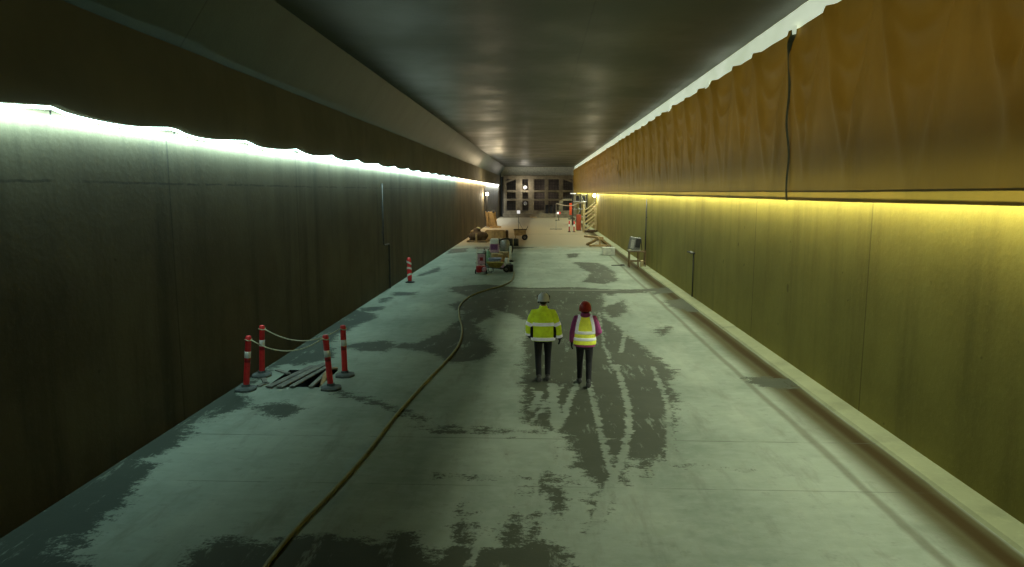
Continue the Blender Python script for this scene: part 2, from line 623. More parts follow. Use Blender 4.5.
# the middle of a patch is solidly damp, its rim is broken
W = np.where(W > 0, W * 2.0, W * 1.7)
D = np.full(X.shape, -1.0)
for st, w in (([(588, 380), (599, 425), (611, 473)], .055), ([(617, 365), (628, 405), (629, 430), (621, 462), (605, 495), (595, 528), (590, 560)], .065),
              ([(653, 367), (668, 405), (671, 459)], .055), ([(578, 380), (573, 392), (559, 428)], .06), ([(552, 384), (556, 426)], .10), ([(532, 388), (545, 410), (560, 440)], .02),
              ([(599, 312), (604, 345), (613, 370)], .035), ([(625, 332), (621, 352)], .06), ([(540, 392), (532, 410)], .08), ([(560, 404), (595, 402)], .0),
              ([(597, 440), (640, 436)], -.01), ([(565, 384), (545, 405), (530, 424)], .04), ([(540, 430), (535, 500)], .03), ([(490, 520), (525, 440)], .03), ([(480, 540), (470, 567)], .04)):
    D = np.maximum(D, stroke(st, w))
D = np.clip(D, -.5, .5)
nx, ny = len(xs), len(ys)
verts = [(float(xs[i]), float(ys[j]), 0.0) for j in range(ny) for i in range(nx)]
faces = []
for j in range(ny - 1):
    for i in range(nx - 1):
        cx_, cy_ = (xs[i] + xs[i + 1]) / 2, (ys[j] + ys[j + 1]) / 2
        if PIT[0] < cx_ < PIT[1] and PIT[2] < cy_ < PIT[3]:
            continue
        a = j * nx + i
        faces.append((a, a + 1, a + 1 + nx, a + nx))
me = bpy.data.meshes.new('floor')
me.from_pydata(verts, [], faces)
for nm, A in (('wet', W), ('mark', D)):
    at = me.attributes.new(nm, 'FLOAT', 'POINT')
    at.data.foreach_set('value', A.astype(np.float32).ravel())
me.materials.append(M['floor'])
floor = bpy.data.objects.new('floor', me)
COL.objects.link(floor)
struct(floor)
pit = MB()
a, b, c, d = PIT
pit.quad((a, c, -.9), (b, c, -.9), (b, d, -.9), (a, d, -.9))
for p, q in (((a, c), (b, c)), ((b, c), (b, d)), ((b, d), (a, d)), ((a, d), (a, c))):
    pit.quad((*p, 0), (*q, 0), (*q, -.9), (*p, -.9))
o = pit.build('floor_pit', M['pit'])
struct(o)

# ------------------------------------------------------------------ shell
HX, HZ = -5.32, 6.44


def slab(name, mat, quads):
    m = MB()
    for q in quads:
        m.quad(*q)
    return struct(m.build(name, mat))


YE = YF + 3
struct(MB().box((XL - .2, (YN + YE) / 2, HZ / 2 - .5), (.4, YE - YN, HZ + 1.0)).build('wall_left', M['wall_left']))
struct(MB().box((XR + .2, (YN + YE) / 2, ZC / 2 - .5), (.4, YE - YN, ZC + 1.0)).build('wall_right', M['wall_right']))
struct(MB().box((0, (YN + YE) / 2, ZC + .2), (XR - XL + .8, YE - YN, .4)).build('ceiling', M['ceiling']))
hm = MB()
hm.rings([[(XL - .3, yy, HZ), (XL, yy, HZ), (HX, yy, ZC), (XL - .3, yy, ZC)] for yy in (YN, YE)])
struct(hm.build('ceiling_haunch', M['haunch']))
struct(MB().box((0, YN - .2, ZC / 2), (XR - XL, .4, ZC)).build('wall_rear', M['wall_end']))
struct(MB().box((0, YE + .2, ZC / 2), (XR - XL, .4, ZC)).build('wall_end', M['wall_end']))
cb = MB()
cb.rings([[(5.40, yy, 0), (5.44, yy, .035), (XR, yy, .06), (XR, yy, 0)] for yy in (YN, YE)])
struct(cb.build('trim_1', M['curb']))

# conduit line on left wall
cd = thing('conduit_pipe', 'thin dark conduit stepping down the left concrete wall', 'pipe', (XL + .06, 26.9, 0))
MB().tube([(0, 0, 4.3), (0, 0, 1.93), (0, .12, 1.88), (0, .9, 1.86), (0, 1.0, 1.8), (0, 1.0, .02)], .032, 8).build('pipe_run', M['steel_d'], cd, True)
for zz, yy in ((3.4, 0), (2.4, 0), (1.2, 1.0), (.5, 1.0)):
    MB().box((-.02, yy, zz), (.05, .14, .04)).build('clip', M['steel_d'], cd)
cd = thing('conduit_pipe', 'slim dark conduit with small ledge on yellow right wall', 'pipe', (XR - .035, 25.7, 0))
MB().tube([(0, 0, 1.75), (0, 0, .9), (0, 0, .07)], .022, 8).build('pipe_run', M['steel_d'], cd, True)
MB().box((-.04, .25, 1.72), (.14, .75, .05)).build('ledge', M['steel_d'], cd)
cd = thing('conduit_pipe', 'dark cable pipe on right wall behind the control stand', 'pipe', (XR - .05, 37.2, 0))
MB().tube([(0, 0, 3.6), (0, 0, 1.6), (0, .08, .07)], .035, 8).build('pipe_run', M['steel_d'], cd, True)
MB().box((.01, 0, 2.6), (.06, .16, .05)).build('clip', M['steel_d'], cd)

# ------------------------------------------------------------------ tarpaulins


def sheet_grid(y0, y1, z0f, z1f, xf, ny_, nz_):
    m = MB()
    for j in range(ny_ + 1):
        yy = y0 + (y1 - y0) * j / ny_
        a, b = z0f(yy), z1f(yy)
        for i in range(nz_ + 1):
            t = i / nz_
            zz = a + (b - a) * t
            m.v.append(V3((xf(yy, t), yy, zz)))
    for j in range(ny_):
        for i in range(nz_):
            a = j * (nz_ + 1) + i
            m.f.append((a, a + 1, a + nz_ + 2, a + nz_ + 1))
    return m


HOOKS = [3.0 + 2.05 * k + random.uniform(-.35, .35) for k in range(60)]


def folds(yy, t):        # cloth hangs from hooks at the top: swags between hooks, soft vertical folds, calm hem
    s = 0
    for h in HOOKS:
        d = yy - h
        if abs(d) < 1.6:
            spread = .10 + .75 * (1 - t)
            s += .13 * math.exp(-(d / spread) ** 2) * (t ** .6)
            # diagonal swag creases
            s += .085 * math.exp(-((abs(d) - 1.05 * (1 - t) - .05) / .12) ** 2) * math.sin(PI * min(1, t * 1.02)) ** .8
    for h, h2 in zip(HOOKS[:-1], HOOKS[1:]):
        if h <= yy <= h2:
            q = (yy - h) / (h2 - h) * 2 - 1
            for dp, am in ((.16, .05), (.36, .06), (.6, .035)):
                tc = .97 - dp * (1 - q * q) * (1 + .3 * mnoise.noise(V3((h * 3.1, dp, 0))))
                s += am * math.exp(-((t - tc) / .035) ** 2) * (1 - .6 * abs(q))
    s += .07 * mnoise.noise(V3((yy * .55, t * 1.1, 3.1))) * math.sin(PI * t) ** .5 * 1.2
    s += .03 * mnoise.noise(V3((yy * 1.7, t * 2.0, 8.1))) * math.sin(PI * t) ** .5
    return s * min(1, t * 2.2)


def bot(yy):
    return 3.82 + +.004 * math.sin(yy * .9) + .008 * mnoise.noise(V3((yy * .3, 0, 0))) + (.0 if yy > 12 else (12 - yy) * .004)


def top(yy):
    return 7.33 + .03 * mnoise.noise(V3((yy * .35, 5, 0))) - .012 * abs(math.sin(yy * 1.53))


TA = [(2.0, 14.86, 'nearest ochre tarpaulin sheet hung along the right wall'),
      (14.84, 46.2, 'middle ochre tarpaulin sheet hung along the right wall, with scalloped folds'),
      (46.18, 106.8, 'farthest long ochre tarpaulin sheet on the right wall, reaching the bulkhead')]
for y0, y1, lb in TA:
    t = thing('tarpaulin', lb, 'tarpaulin', (0, 0, 0), group='ochre tarpaulins along the right wall')
    nn = int((y1 - y0) / (.09 if y1 < 50 else .3))
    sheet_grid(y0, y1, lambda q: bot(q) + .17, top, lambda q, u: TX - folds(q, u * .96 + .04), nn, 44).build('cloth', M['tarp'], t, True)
    sheet_grid(y0, y1, bot, lambda q: bot(q) + .20, lambda q, u: TX - .012 - .012 * math.sin(PI * u), nn // 3, 4).build('hem', M['tarp_hem'], t, True)
    if y1 < 100:
        sheet_grid(y1 - .04, y1 + .07, lambda q: bot(q) - .02, top, lambda q, u: TX - .035 - folds(q, u * .96 + .04) * .9 - .02 * math.sin(u * 17), 3, 40).build('edge_strip', M['tarp_dark'], t, True)
ws = thing('plastic_sheet', 'white self-glowing plastic strip along ceiling above ochre tarpaulins', 'plastic sheet', (0, 0, 0))
rp = [mnoise.noise(V3((k * .37, 2, 9))) for k in range(400)]
sheet_grid(2.0, 106.0, lambda q: top(q) - .04 + .025 * mnoise.noise(V3((q * .8, 1, 4))), lambda q: ZC - .012,
           lambda q, u: TX + .03 - .03 * math.sin(PI * u) - .015 * mnoise.noise(V3((q * 2, u * 3, 1))), 600, 6).build('strip', M['sheet'], ws, True)
for yy in (14.9, 22.2, 28.5, 36.2, 46.2):
    MB().box((TX - .09, yy, 7.30), (.012, .34 + yy * .004, .17), Euler((.2 * math.sin(yy), 0, 0))).build('tape_patch', M['sheet'], ws)

# brown tarpaulin above the left light string; hangers every three metres
HANG = [8.6 - 2.95 * 1 + 2.95 * k for k in range(36)]


def hemz(yy):
    k = (yy - HANG[0]) / 2.95
    f_ = k - math.floor(k)
    sag = .13 * (math.sin(PI * f_ ** .72)) ** .9
    return 5.085 - sag * .8 + .03 * mnoise.noise(V3((yy * .7, 2, 2)))


t = thing('tarpaulin', 'dark brown tarpaulin hung above the light string on left wall', 'tarpaulin')
sheet_grid(YN + .5, 106, hemz, lambda q: HZ - .01,
           lambda q, u: XL + .10 + .05 * (1 - u) + .045 * mnoise.noise(V3((q * .5, u * 1.5, 6))) + .03 * math.exp(-((((q - HANG[0]) / 2.95 + .5) % 1 - .5) / (.08 + .3 * u)) ** 2) * (1 - u),
           560, 14).build('cloth', M['tarp_brown'], t, True)

# ------------------------------------------------------------------ light strings (LED rope)


def rope_pts(y0, y1, x, zf, step=.25):
    n = int((y1 - y0) / step)
    return [(x, y0 + (y1 - y0) * k / n, zf(y0 + (y1 - y0) * k / n)) for k in range(n + 1)]


SEG = [(5.6, 52, 'lamp_c', 'cool white LED light string sagging along the left wall'),
       (52, 80, 'lamp_w', 'warm white LED light string continuing along left wall'),
       (80, 105.5, 'lamp_n', 'neutral white LED string at far end of left wall')]
for y0, y1, mk, lb in SEG:
    t = thing('light_string', lb, 'light string', group='LED light strings on the left wall')
    MB().tube(rope_pts(y0, y1, XL + .07, lambda q: hemz(q) - .03), .022, 8).build('led_rope', M[mk], t, True)
    for h in HANG:
        if y0 < h < y1 and h < 60:
            MB().box((XL + .06, h, hemz(h) - .12), (.012, .02, .16)).build('hook', M['steel_d'], t)
t = thing('light_string', 'yellowish LED light string hidden behind ochre tarpaulin hem', 'light string')
MB().tube(rope_pts(4.0, 106, XR - .25, lambda q: 3.99, 1.0), .012, 8).build('led_rope', M['lamp_y'], t, True)


def strip_light(name, y0, y1, x, z, d, color, watts_per_m, width=.03):
    L = bpy.data.lights.new(name, 'AREA')
    L.shape = 'RECTANGLE'
    L.size = y1 - y0
    L.size_y = width
    L.color = color
    L.energy = watts_per_m * (y1 - y0)
    o = bpy.data.objects.new(name, L)
    COL.objects.link(o)
    zx = -V3(d).normalized()
    xx = V3((0, 1, 0))
    yy = zx.cross(xx)
    m = Matrix((xx, yy, zx)).transposed().to_4x4()
    m.translation = V3((x, (y0 + y1) / 2, z))
    o.matrix_world = m
    return o


COOL = (.76, 1.0, .85)
WARM = (1.0, .80, .50)
NEUT = (1.0, .95, .82)
GRN = (.90, 1.0, .76)
WCOL = (.62, .98, .96)
LX, LZ = XL + .17, 4.90
for (y0, y1), colr, k1, k2 in (((6.5, 52), COOL, 1, 1), ((52, 80), WARM, 1.8, .9), ((80, 105), (.88, .96, 1.0), 4.0, 1.0)):
    strip_light('wall_wash_lamp', y0, y1, XL + .10, 4.935, (-.80, 0, -.6), (WCOL if colr is COOL else colr), 24 * k1)
    for (ya, yb), pw in (((9.5, 28), 4.4), ((28, 52), 8.5)) if colr is COOL else (((y0, y1), 13),):
        strip_light('floor_wash_lamp', ya, yb, LX, LZ, (.95, 0, -.31), colr, pw * k2)
RX, RZ = 5.70, 4.066
strip_light('wall_wash_lamp', 3.5, 106, XR - .20, 3.93, (.76, 0, -.65), (1.0, .91, .38), 5.4)
strip_light('floor_wash_lamp', 3.5, 106, RX, RZ, (-.85, 0, -.53), GRN, 33, .012)
strip_light('tarpaulin_fill', 2.5, 106, XR - .03, 5.75, (-1, 0, -.02), (1.0, .9, .62), 10, 3.3)  # added unseen panel light behind the cloth, makes it glow evenly

SC.world = bpy.data.worlds.new('world')
SC.world.use_nodes = True
bg = SC.world.node_tree.nodes['Background']
bg.inputs[0].default_value = (.5, .6, .5, 1)
bg.inputs[1].default_value = .02


def point(name, loc, col, e, r=.1):
    L = bpy.data.lights.new(name, 'POINT')
    L.color = col
    L.energy = e
    L.shadow_soft_size = r
    o = bpy.data.objects.new(name, L)
    COL.objects.link(o)
    o.location = loc
    return o


# ------------------------------------------------------------------ people


def hand_mesh(m, wrist, d, palm_n, side, grow=0.0, curl=.5, s=1.0):
    """palm and five unequal fingers; d = pointing direction, palm_n = palm normal, side = towards the thumb"""
    d, pn, sd = V3(d).normalized(), V3(palm_n).normalized(), V3(side).normalized()
    w = V3(wrist)
    # palm
    sec = []
    for t, hw, ht in ((-.02, .024, .019), (.02, .031, .016), (.06, .040, .015), (.092, .039, .012)):
        c = w + d * t * s
        sec.append([c + sd * (math.cos(2 * PI * j / 12) * (hw + grow) * s) + pn * (math.sin(2 * PI * j / 12) * (ht + grow) * s) for j in range(12)])
    m.rings(sec)
    for off, ln, r in ((.030, .068, .0082), (.010, .077, .0086), (-.011, .071, .0082), (-.030, .055, .0074)):
        p = w + d * .085 * s + sd * off * s
        dd = d.copy()
        pts, rr = [p - d * .02 * s], [(r + grow) * s]
        for k, fr in enumerate((.45, .32, .23)):
            ang = curl * (.5 + .35 * k)
            dd = (d * math.cos(ang) + pn * math.sin(ang)).normalized()
            p = p + dd * ln * fr * s
            pts.append(p)
            rr.append((r * (1 - .1 * (k + 1)) + grow) * s)
        m.tube(pts, rr, 8)
    b = w + d * .025 * s + sd * .026 * s
    t1 = b + (d * .6 + sd * .65 + pn * .25).normalized() * .036 * s
    t2 = t1 + (d * .9 + sd * .2 + pn * .35).normalized() * .030 * s
    m.tube([b - sd * .012 * s, b, t1, t2], [(.012 + grow) * s, (.0125 + grow) * s, (.0105 + grow) * s, (.0085 + grow) * s], 8)


def foot_mesh(m, ankle, yawf, grow, s, pitchf=0.0):
    R = Euler((pitchf, 0, yawf)).to_matrix()
    sec = []
    for y_, hw, zt in ((-.075, .022, .05), (-.065, .034, .085), (-.02, .040, .11), (.05, .043, .075), (.11, .048, .055), (.16, .045, .045), (.195, .028, .032)):
        ring = []
        for j in range(14):
            t = 2 * PI * j / 14
            zz = -.09 + max(0, (zt + grow) * (.5 + .5 * math.sin(t)) ** .8)
            ring.append(V3(ankle) + R @ V3((math.cos(t) * (hw + grow), y_ * 1.02, zz)) * s)
        sec.append(ring)
    m.rings(sec)


def torso_rings(m, prof, power=2.4):
    m.lathe([((a_, b_), z_, (ox, oy)) for z_, a_, b_, ox, oy in prof], seg=24, power=power)


def figure(name, label, loc, rz, J, s, head_turn, extra):
    root = thing(name, label, 'person', loc, (0, 0, rz), group=None)
    hd = V3(J['head'])
    HR = Euler(head_turn).to_matrix()
    b = MB()
    torso_rings(b, [(.86 * s, .15 * s, .10 * s, 0, 0), (.95 * s, .165 * s, .11 * s, 0, 0), (1.06 * s, .14 * s, .095 * s, 0, 0), (1.2 * s, .15 * s, .10 * s, 0, 0),
                    (1.34 * s, .175 * s, .11 * s, 0, 0), (1.43 * s, .16 * s, .09 * s, 0, 0), (1.48 * s, .08 * s, .06 * s, 0, .0)])
    nb = V3((0, 0, 1.42 * s))
    b.tube([nb, nb.lerp(hd, .55), hd + HR @ V3((0, -.01, -.06))], [.062 * s, .054 * s, .056 * s], 14)
    # head: cranium, jaw, nose, ears
    b.ell(hd, (.074 * s, .094 * s, .105 * s), Euler(head_turn))
    b.ell(hd + HR @ V3((0, .022, -.055)) * s, (.056 * s, .066 * s, .065 * s), Euler(head_turn))
    b.tube([hd + HR @ V3((0, .088, .012)) * s, hd + HR @ V3((0, .108, -.022)) * s, hd + HR @ V3((0, .09, -.034)) * s], [.009 * s, .013 * s, .012 * s], 8)
    b.ell(hd + HR @ V3((0, .082, -.062)) * s, (.024 * s, .010 * s, .008 * s), Euler(head_turn))
    for sx in (-1, 1):
        b.ell(hd + HR @ V3((sx * .076, -.005, -.01)) * s, (.010 * s, .020 * s, .032 * s), Euler(head_turn))
    for sd in 'LR':
        sx = -1 if sd == 'L' else 1
        sh, el, wr = V3(J['sh' + sd]), V3(J['el' + sd]), V3(J['wr' + sd])
        b.tube([V3((sh.x * .6, 0, sh.z - .01)), sh, sh.lerp(el, .5), el, el.lerp(wr, .4), wr], [.055 * s, .055 * s, .047 * s, .040 * s, .040 * s, .026 * s], 12)
        hp, kn, an = V3(J['hip' + sd]), V3(J['kn' + sd]), V3(J['an' + sd])
        b.tube([hp + V3((0, 0, .05)), hp, hp.lerp(kn, .5), kn, kn.lerp(an, .35), an], [.075 * s, .082 * s, .068 * s, .052 * s, .053 * s, .035 * s], 12)
        foot_mesh(b, an + V3((0, .022, .016)), J['fy' + sd], -.008, s * .94, J.get('fp' + sd, 0))
        hand_mesh(b, wr, J['hd' + sd], J['hn' + sd], J['hs' + sd], 0, J.get('cu' + sd, .45), s)
    b.build('body', M['skin'], root, True, remesh=.0055, relax=2)
    # face details
    for sx in (-1, 1):
        MB().ell(hd + HR @ V3((sx * .031, .083, .012)) * s, (.011 * s, .007 * s, .008 * s), Euler(head_turn)).build('eye', M['eye'], root, True)
    MB().ell(hd + HR @ V3((0, .090, -.062)) * s, (.022 * s, .005 * s, .006 * s), Euler(head_turn)).build('mouth', M['red_dark'], root, True)
    # trousers
    t = MB()
    torso_rings(t, [(.80 * s, .155 * s, .115 * s, 0, 0), (.90 * s, .175 * s, .125 * s, 0, 0), (1.0 * s, .165 * s, .12 * s, 0, 0)])
    for sd in 'LR':
        hp, kn, an = V3(J['hip' + sd]), V3(J['kn' + sd]), V3(J['an' + sd])
        t.tube([hp + V3((0, 0, .04)), hp, hp.lerp(kn, .5), kn, kn.lerp(an, .45), an + (kn - an).normalized() * .03], [.085 * s, .095 * s, .082 * s, .066 * s, .062 * s, .056 * s], 14)
    t.build('trousers', M['black'], root, True, remesh=.009, relax=4)
    for sd in 'LR':
        k = MB()
        foot_mesh(k, J['an' + sd], J['fy' + sd], .012, s, J.get('fp' + sd, 0))
        an, kn = V3(J['an' + sd]), V3(J['kn' + sd])
        k.tube([an - V3((0, .012, .02)), an + V3((0, -.01, .03)), an + (kn - an).normalized() * .09], [.048 * s, .047 * s, .052 * s], 12)
        k.build('boot', M['shoe'], root, True, remesh=.007, relax=2)
        g = MB()
        wr = V3(J['wr' + sd])
        hand_mesh(g, wr, J['hd' + sd], J['hn' + sd], J['hs' + sd], .007, J.get('cu' + sd, .45), s)
        g.tube([wr - V3(J['hd' + sd]).normalized() * .06, wr], [.036 * s, .032 * s], 12)
        g.build('glove', M['black'], root, True, remesh=.0042, relax=1)
    extra(root, J, s, hd, HR, head_turn)
    return root


def sleeve(m, sh, el, wr, r0, r1, r2, stop=.93):
    m.tube([V3((sh.x * .45, sh.y, sh.z + .005)), sh, sh.lerp(el, .35), sh.lerp(el, .8), el, el.lerp(wr, .3), el.lerp(wr, stop)], [r0 * .95, r0, r0 * .97, r1, r1, r1 * .93, r2], 16)


def band(m, prof, z0, z1, grow):      # a tape ring that follows a garment's cross-sections
    def at(z):
        for (za, a, b, ox, oy), (zb, a2, b2, ox2, oy2) in zip(prof[:-1], prof[1:]):
            if za <= z <= zb:
                t = (z - za) / (zb - za)
                return (a + (a2 - a) * t + grow, b + (b2 - b) * t + grow, ox + (ox2 - ox) * t, oy + (oy2 - oy) * t)
        return (prof[0][1] + grow, prof[0][2] + grow, 0, 0)
    rows = []
    for z in (z0, z0 + .002, (z0 + z1) / 2, z1 - .002, z1):
        a, b, ox, oy = at(z)
        if z in (z0, z1):
            a, b = a - grow * 1.6, b - grow * 1.6
        rows.append(((a, b), z, (ox, oy)))
    m.lathe(rows, seg=32, power=2.4)


def helmet(root, hd, HR, turn, s, mat, label, rear=.0):
    h = MB()
    c = hd + HR @ V3((0, -.008, .028)) * s
    prof = []
    for k in range(9):
        ph = PI / 2 * k / 8
        prof.append((max(math.cos(ph), .03), math.sin(ph)))
    rings = []
    for q, zz in [(1.0, -.30 - rear), (1.02, -.28 - rear), (1.015, -.12)] + prof:
        rings.append([c + HR @ V3((math.cos(2 * PI * j / 24) * q * .118, math.sin(2 * PI * j / 24) * q * .138, zz * .125)) * s for j in range(24)])
    h.rings(rings)
    # brim: longer at the front, short lip all round
    br = []
    for rr_, zz in ((.98, -.25 - rear), (1.10, -.34 - rear), (1.10, -.38 - rear), (.96, -.30 - rear)):
        ring = []
        for j in range(24):
            t = 2 * PI * j / 24
            f_ = 1 + (.28 * max(0, math.sin(t)) ** 2 if rr_ > 1 else 0)
            ring.append(c + HR @ V3((math.cos(t) * rr_ * .118, math.sin(t) * rr_ * .138 * f_, zz * .125)) * s)
        br.append(ring)
    h.rings(br)
    ho = h.build('helmet', mat, root, True)
    rb = MB()
    for x_ in (-.03, 0, .03):
        rb.tube([c + HR @ V3((x_ * (1 if abs(y_) < .1 else .8), y_, .127 * math.sqrt(max(0, 1 - (y_ / .140) ** 2 - (x_ / .120) ** 2)))) * s for y_ in (-.115, -.08, -.04, 0, .04, .08, .115)], .006 * s, 6)
    rb.build('ridge', mat, ho, True)
    return ho


def dress_man(root, J, s, hd, HR, turn):
    P = [(.845, .238, .150, 0, 0), (.90, .245, .158, 0, 0), (1.02, .238, .155, 0, 0), (1.17, .235, .15, 0, 0), (1.32, .225, .145, 0, 0), (1.41, .185, .125, 0, 0),
         (1.47, .125, .10, 0, 0), (1.51, .085, .08, 0, .0), (1.55, .078, .074, 0, .0)]
    m = MB()
    torso_rings(m, P)
    for sd in 'LR':
        sleeve(m, V3(J['sh' + sd]), V3(J['el' + sd]), V3(J['wr' + sd]), .092, .076, .060)
    j = m.build('jacket', M['hivis'], root, True, remesh=.009, relax=4)
    for z0, z1 in ((1.155, 1.225), (.855, .925)):
        k = MB()
        band(k, P, z0, z1, .006)
        k.build('reflective_band', M['reflect'], j, True)
    for sd in 'LR':
        el, wr, sh = V3(J['el' + sd]), V3(J['wr' + sd]), V3(J['sh' + sd])
        d = (el - sh).normalized()
        c = sh.lerp(el, .86)
        MB().tube([c - d * .035, c + d * .035], .0835, 18).build('reflective_band', M['reflect'], j, True)
        d = (wr - el).normalized()
        c = el.lerp(wr, .86)
        MB().tube([c - d * .03, c + d * .03], .0665, 18).build('reflective_band', M['reflect'], j, True)
        c = el.lerp(wr, .98)
        MB().tube([c - d * .045, c + d * .03], [.060, .050], 16).build('cuff', M['black'], j, True)
        sx = -1 if sd == 'L' else 1
        q = MB()
        q.rings([[V3((sx * x_, y_, z_)) for x_, y_ in ((.200, -.095), (.232, -.118), (.262, -.07), (.262, .02), (.21, .02))] for z_ in (.915, 1.03, 1.14)])
        q.build('side_panel', M['black'], j, True, bevel=.012)
    q = MB()
    q.tube([V3((-.10, -.137, 1.36)), V3((-.05, -.147, 1.345)), V3((.05, -.147, 1.345)), V3((.10, -.137, 1.36))], .007, 6).build('yoke_seam', M['hivis'], j, True)
    # hair at the nape
    h = MB()
    h.ell(hd + HR @ V3((0, -.022, -.012)) * s, (.080 * s, .086 * s, .088 * s), Euler(turn))
    h.build('hair', M['hair_d'], root, True)
    ho = helmet(root, hd, HR, turn, s, M['helmet_w'], None)
    for sx in (-1, 1):
        e = MB()
        e.ell(hd + HR @ V3((sx * .098, -.015, -.012)) * s, (.026 * s, .038 * s, .048 * s), Euler(turn))
        e.tube([hd + HR @ V3((sx * .105, -.015, -.01)) * s, hd + HR @ V3((sx * .124, -.02, .06)) * s, hd + HR @ V3((sx * .118, -.02, .10)) * s], .011 * s, 8)
        e.build('ear_defender', M['black_rub'], ho, True, remesh=.006)


def dress_woman(root, J, s, hd, HR, turn):
    P = [(.80, .205, .140, 0, 0), (.86, .208, .142, 0, 0), (1.0, .188, .130, 0, 0), (1.14, .188, .13, 0, 0), (1.26, .188, .13, 0, 0), (1.34, .165, .115, 0, 0),
         (1.385, .12, .09, 0, 0), (1.42, .082, .08, 0, 0), (1.47, .085, .085, 0, -.01)]
    m = MB()
    torso_rings(m, P)
    for sd in 'LR':
        sleeve(m, V3(J['sh' + sd]), V3(J['el' + sd]), V3(J['wr' + sd]), .078, .066, .050)
    m.ell((0, -.075, 1.425), (.10, .065, .055))                     # hood folded on the back
    j = m.build('jacket', M['magenta'], root, True, remesh=.009, relax=4)
    PV = [(.845, .222, .156, 0, 0), (.90, .222, .156, 0, 0), (1.0, .206, .146, 0, 0), (1.14, .204, .146, 0, 0), (1.26, .196, .146, 0, 0), (1.34, .172, .132, 0, 0), (1.39, .145, .11, 0, 0), (1.405, .10, .09, 0, 0)]
    v = MB()
    torso_rings(v, PV)
    vo = v.build('vest', M['hivis2'], root, True, remesh=.009, relax=2)
    for z0, z1 in ((1.055, 1.115), (.925, .985)):
        k = MB()
        band(k, PV, z0, z1, .006)
        k.build('reflective_band', M['reflect'], vo, True)
    for sx in (-1, 1):
        k = MB()
        for sy in (-1, 1):
            rows = []
            for z_, x_, y_ in ((1.10, .166, .112), (1.20, .156, .122), (1.28, .142, .122), (1.34, .125, .112), (1.385, .112, .088), (1.412, .108, .03)):
                rows.append([V3((sx * (x_ + dx), sy * (y_ + dy), z_)) for dx, dy in ((-.030, .022), (.030, .002), (.030, -.02), (-.030, -.02))])
            k.rings(rows)
        k.build('shoulder_tape', M['reflect'], vo, True, bevel=.004)
    h = MB()
    h.ell(hd + HR @ V3((0, -.030, -.03)) * s, (.090 * s, .09 * s, .10 * s), Euler(turn))
    h.tube([hd + HR @ V3((0, -.06, -.02)) * s, hd + HR @ V3((0, -.09, -.09)) * s, hd + HR @ V3((0, -.085, -.17)) * s], [.06 * s, .05 * s, .03 * s], 12)
    h.build('hair', M['hair_r'], root, True, remesh=.008, relax=2)
    helmet(root, hd, HR, turn, s * 1.06, M['helmet_r'], None, .18)


mp = fl(542.9, 380.6)
JM = dict(head=(0, .0, 1.665), shL=(-.185, 0, 1.395), shR=(.185, 0, 1.395), elL=(-.285, -.01, 1.14), elR=(.285, -.03, 1.14),
          wrL=(-.30, .12, .95), wrR=(.335, .02, .905), hipL=(-.095, 0, .90), hipR=(.095, 0, .90),
          knL=(-.10, .01, .50), knR=(.10, .06, .50), anL=(-.085, -.07, .09), anR=(.095, .03, .09), fyL=.12, fyR=-.12,
          hdL=(.15, .75, -.6), hnL=(1, -.1, 0), hsL=(0, .5, .8), hdR=(.02, .12, -1), hnR=(-1, .1, 0), hsR=(0, 1, .1), cuL=.8, cuR=.5)
figure('person', 'person in hi-vis yellow jacket, white helmet and black trousers, walking away', (mp.x, mp.y, 0), .02, JM, 1.0, (-.08, 0, .0), dress_man).scale = (1.045,) * 3
w1, w2 = fl(580.2, 382.5), fl(588.2, 388.7)
wc = (w1 + w2) / 2
JW = dict(head=(0, .01, 1.535), shL=(-.165, 0, 1.335), shR=(.165, 0, 1.335), elL=(-.235, -.01, 1.08), elR=(.265, -.06, 1.10),
          wrL=(-.255, .05, .86), wrR=(.20, .13, 1.0), hipL=(-.085, 0, .85), hipR=(.085, 0, .85),
          knL=(-.085, .13, .475), knR=(.085, -.02, .465), anL=(-.085, .19, .084), anR=(.075, -.20, .105), fyL=.1, fyR=-.05, fpR=-.10,
          hdL=(.0, .1, -1), hnL=(1, 0, 0), hsL=(0, 1, .1), hdR=(-.7, .6, -.1), hnR=(-.5, -.8, 0), hsR=(0, .2, 1), cuL=.5, cuR=.7)
figure('person', 'person in yellow reflective vest over plum jacket, red helmet, walking away', (wc.x, wc.y, 0), -.02, JW, .93, (-.05, 0, .05), dress_woman).scale = (1.055,) * 3
# ------------------------------------------------------------------ delineator posts round the pit


def bollard_parts(root, h, banded=True):
    R_ = .060
    m = MB()
    m.lathe([(.034, .05), (R_ * .9, .06), (R_, .10), (R_ * .97, h - .09), (R_ * 1.06, h - .08), (R_ * 1.06, h - .05), (R_ * .9, h - .035), (R_ * .85, h - .005), (R_ * .6, h)], seg=20)
    m.build('post', M['red'], root, True)
    MB().lathe([(R_ * .99, h * .60), (R_ * 1.03, h * .602), (R_ * 1.03, h * .718), (R_ * .99, h * .72)], seg=20).build('white_band', M['white'], root, True)
    MB().lathe([(R_ * .99, h * .52), (R_ * 1.02, h * .522), (R_ * 1.02, h * .595), (R_ * .99, h * .597)], seg=20).build('dark_band', M['red_dark'], root, True)
    b = MB()
    b.lathe([(.21, 0), (.21, .04), (.17, .065), (.085, .08), (.08, .12), (.05, .125)], seg=8, power=2.6)
    b.build('base', M['rubber'], root)


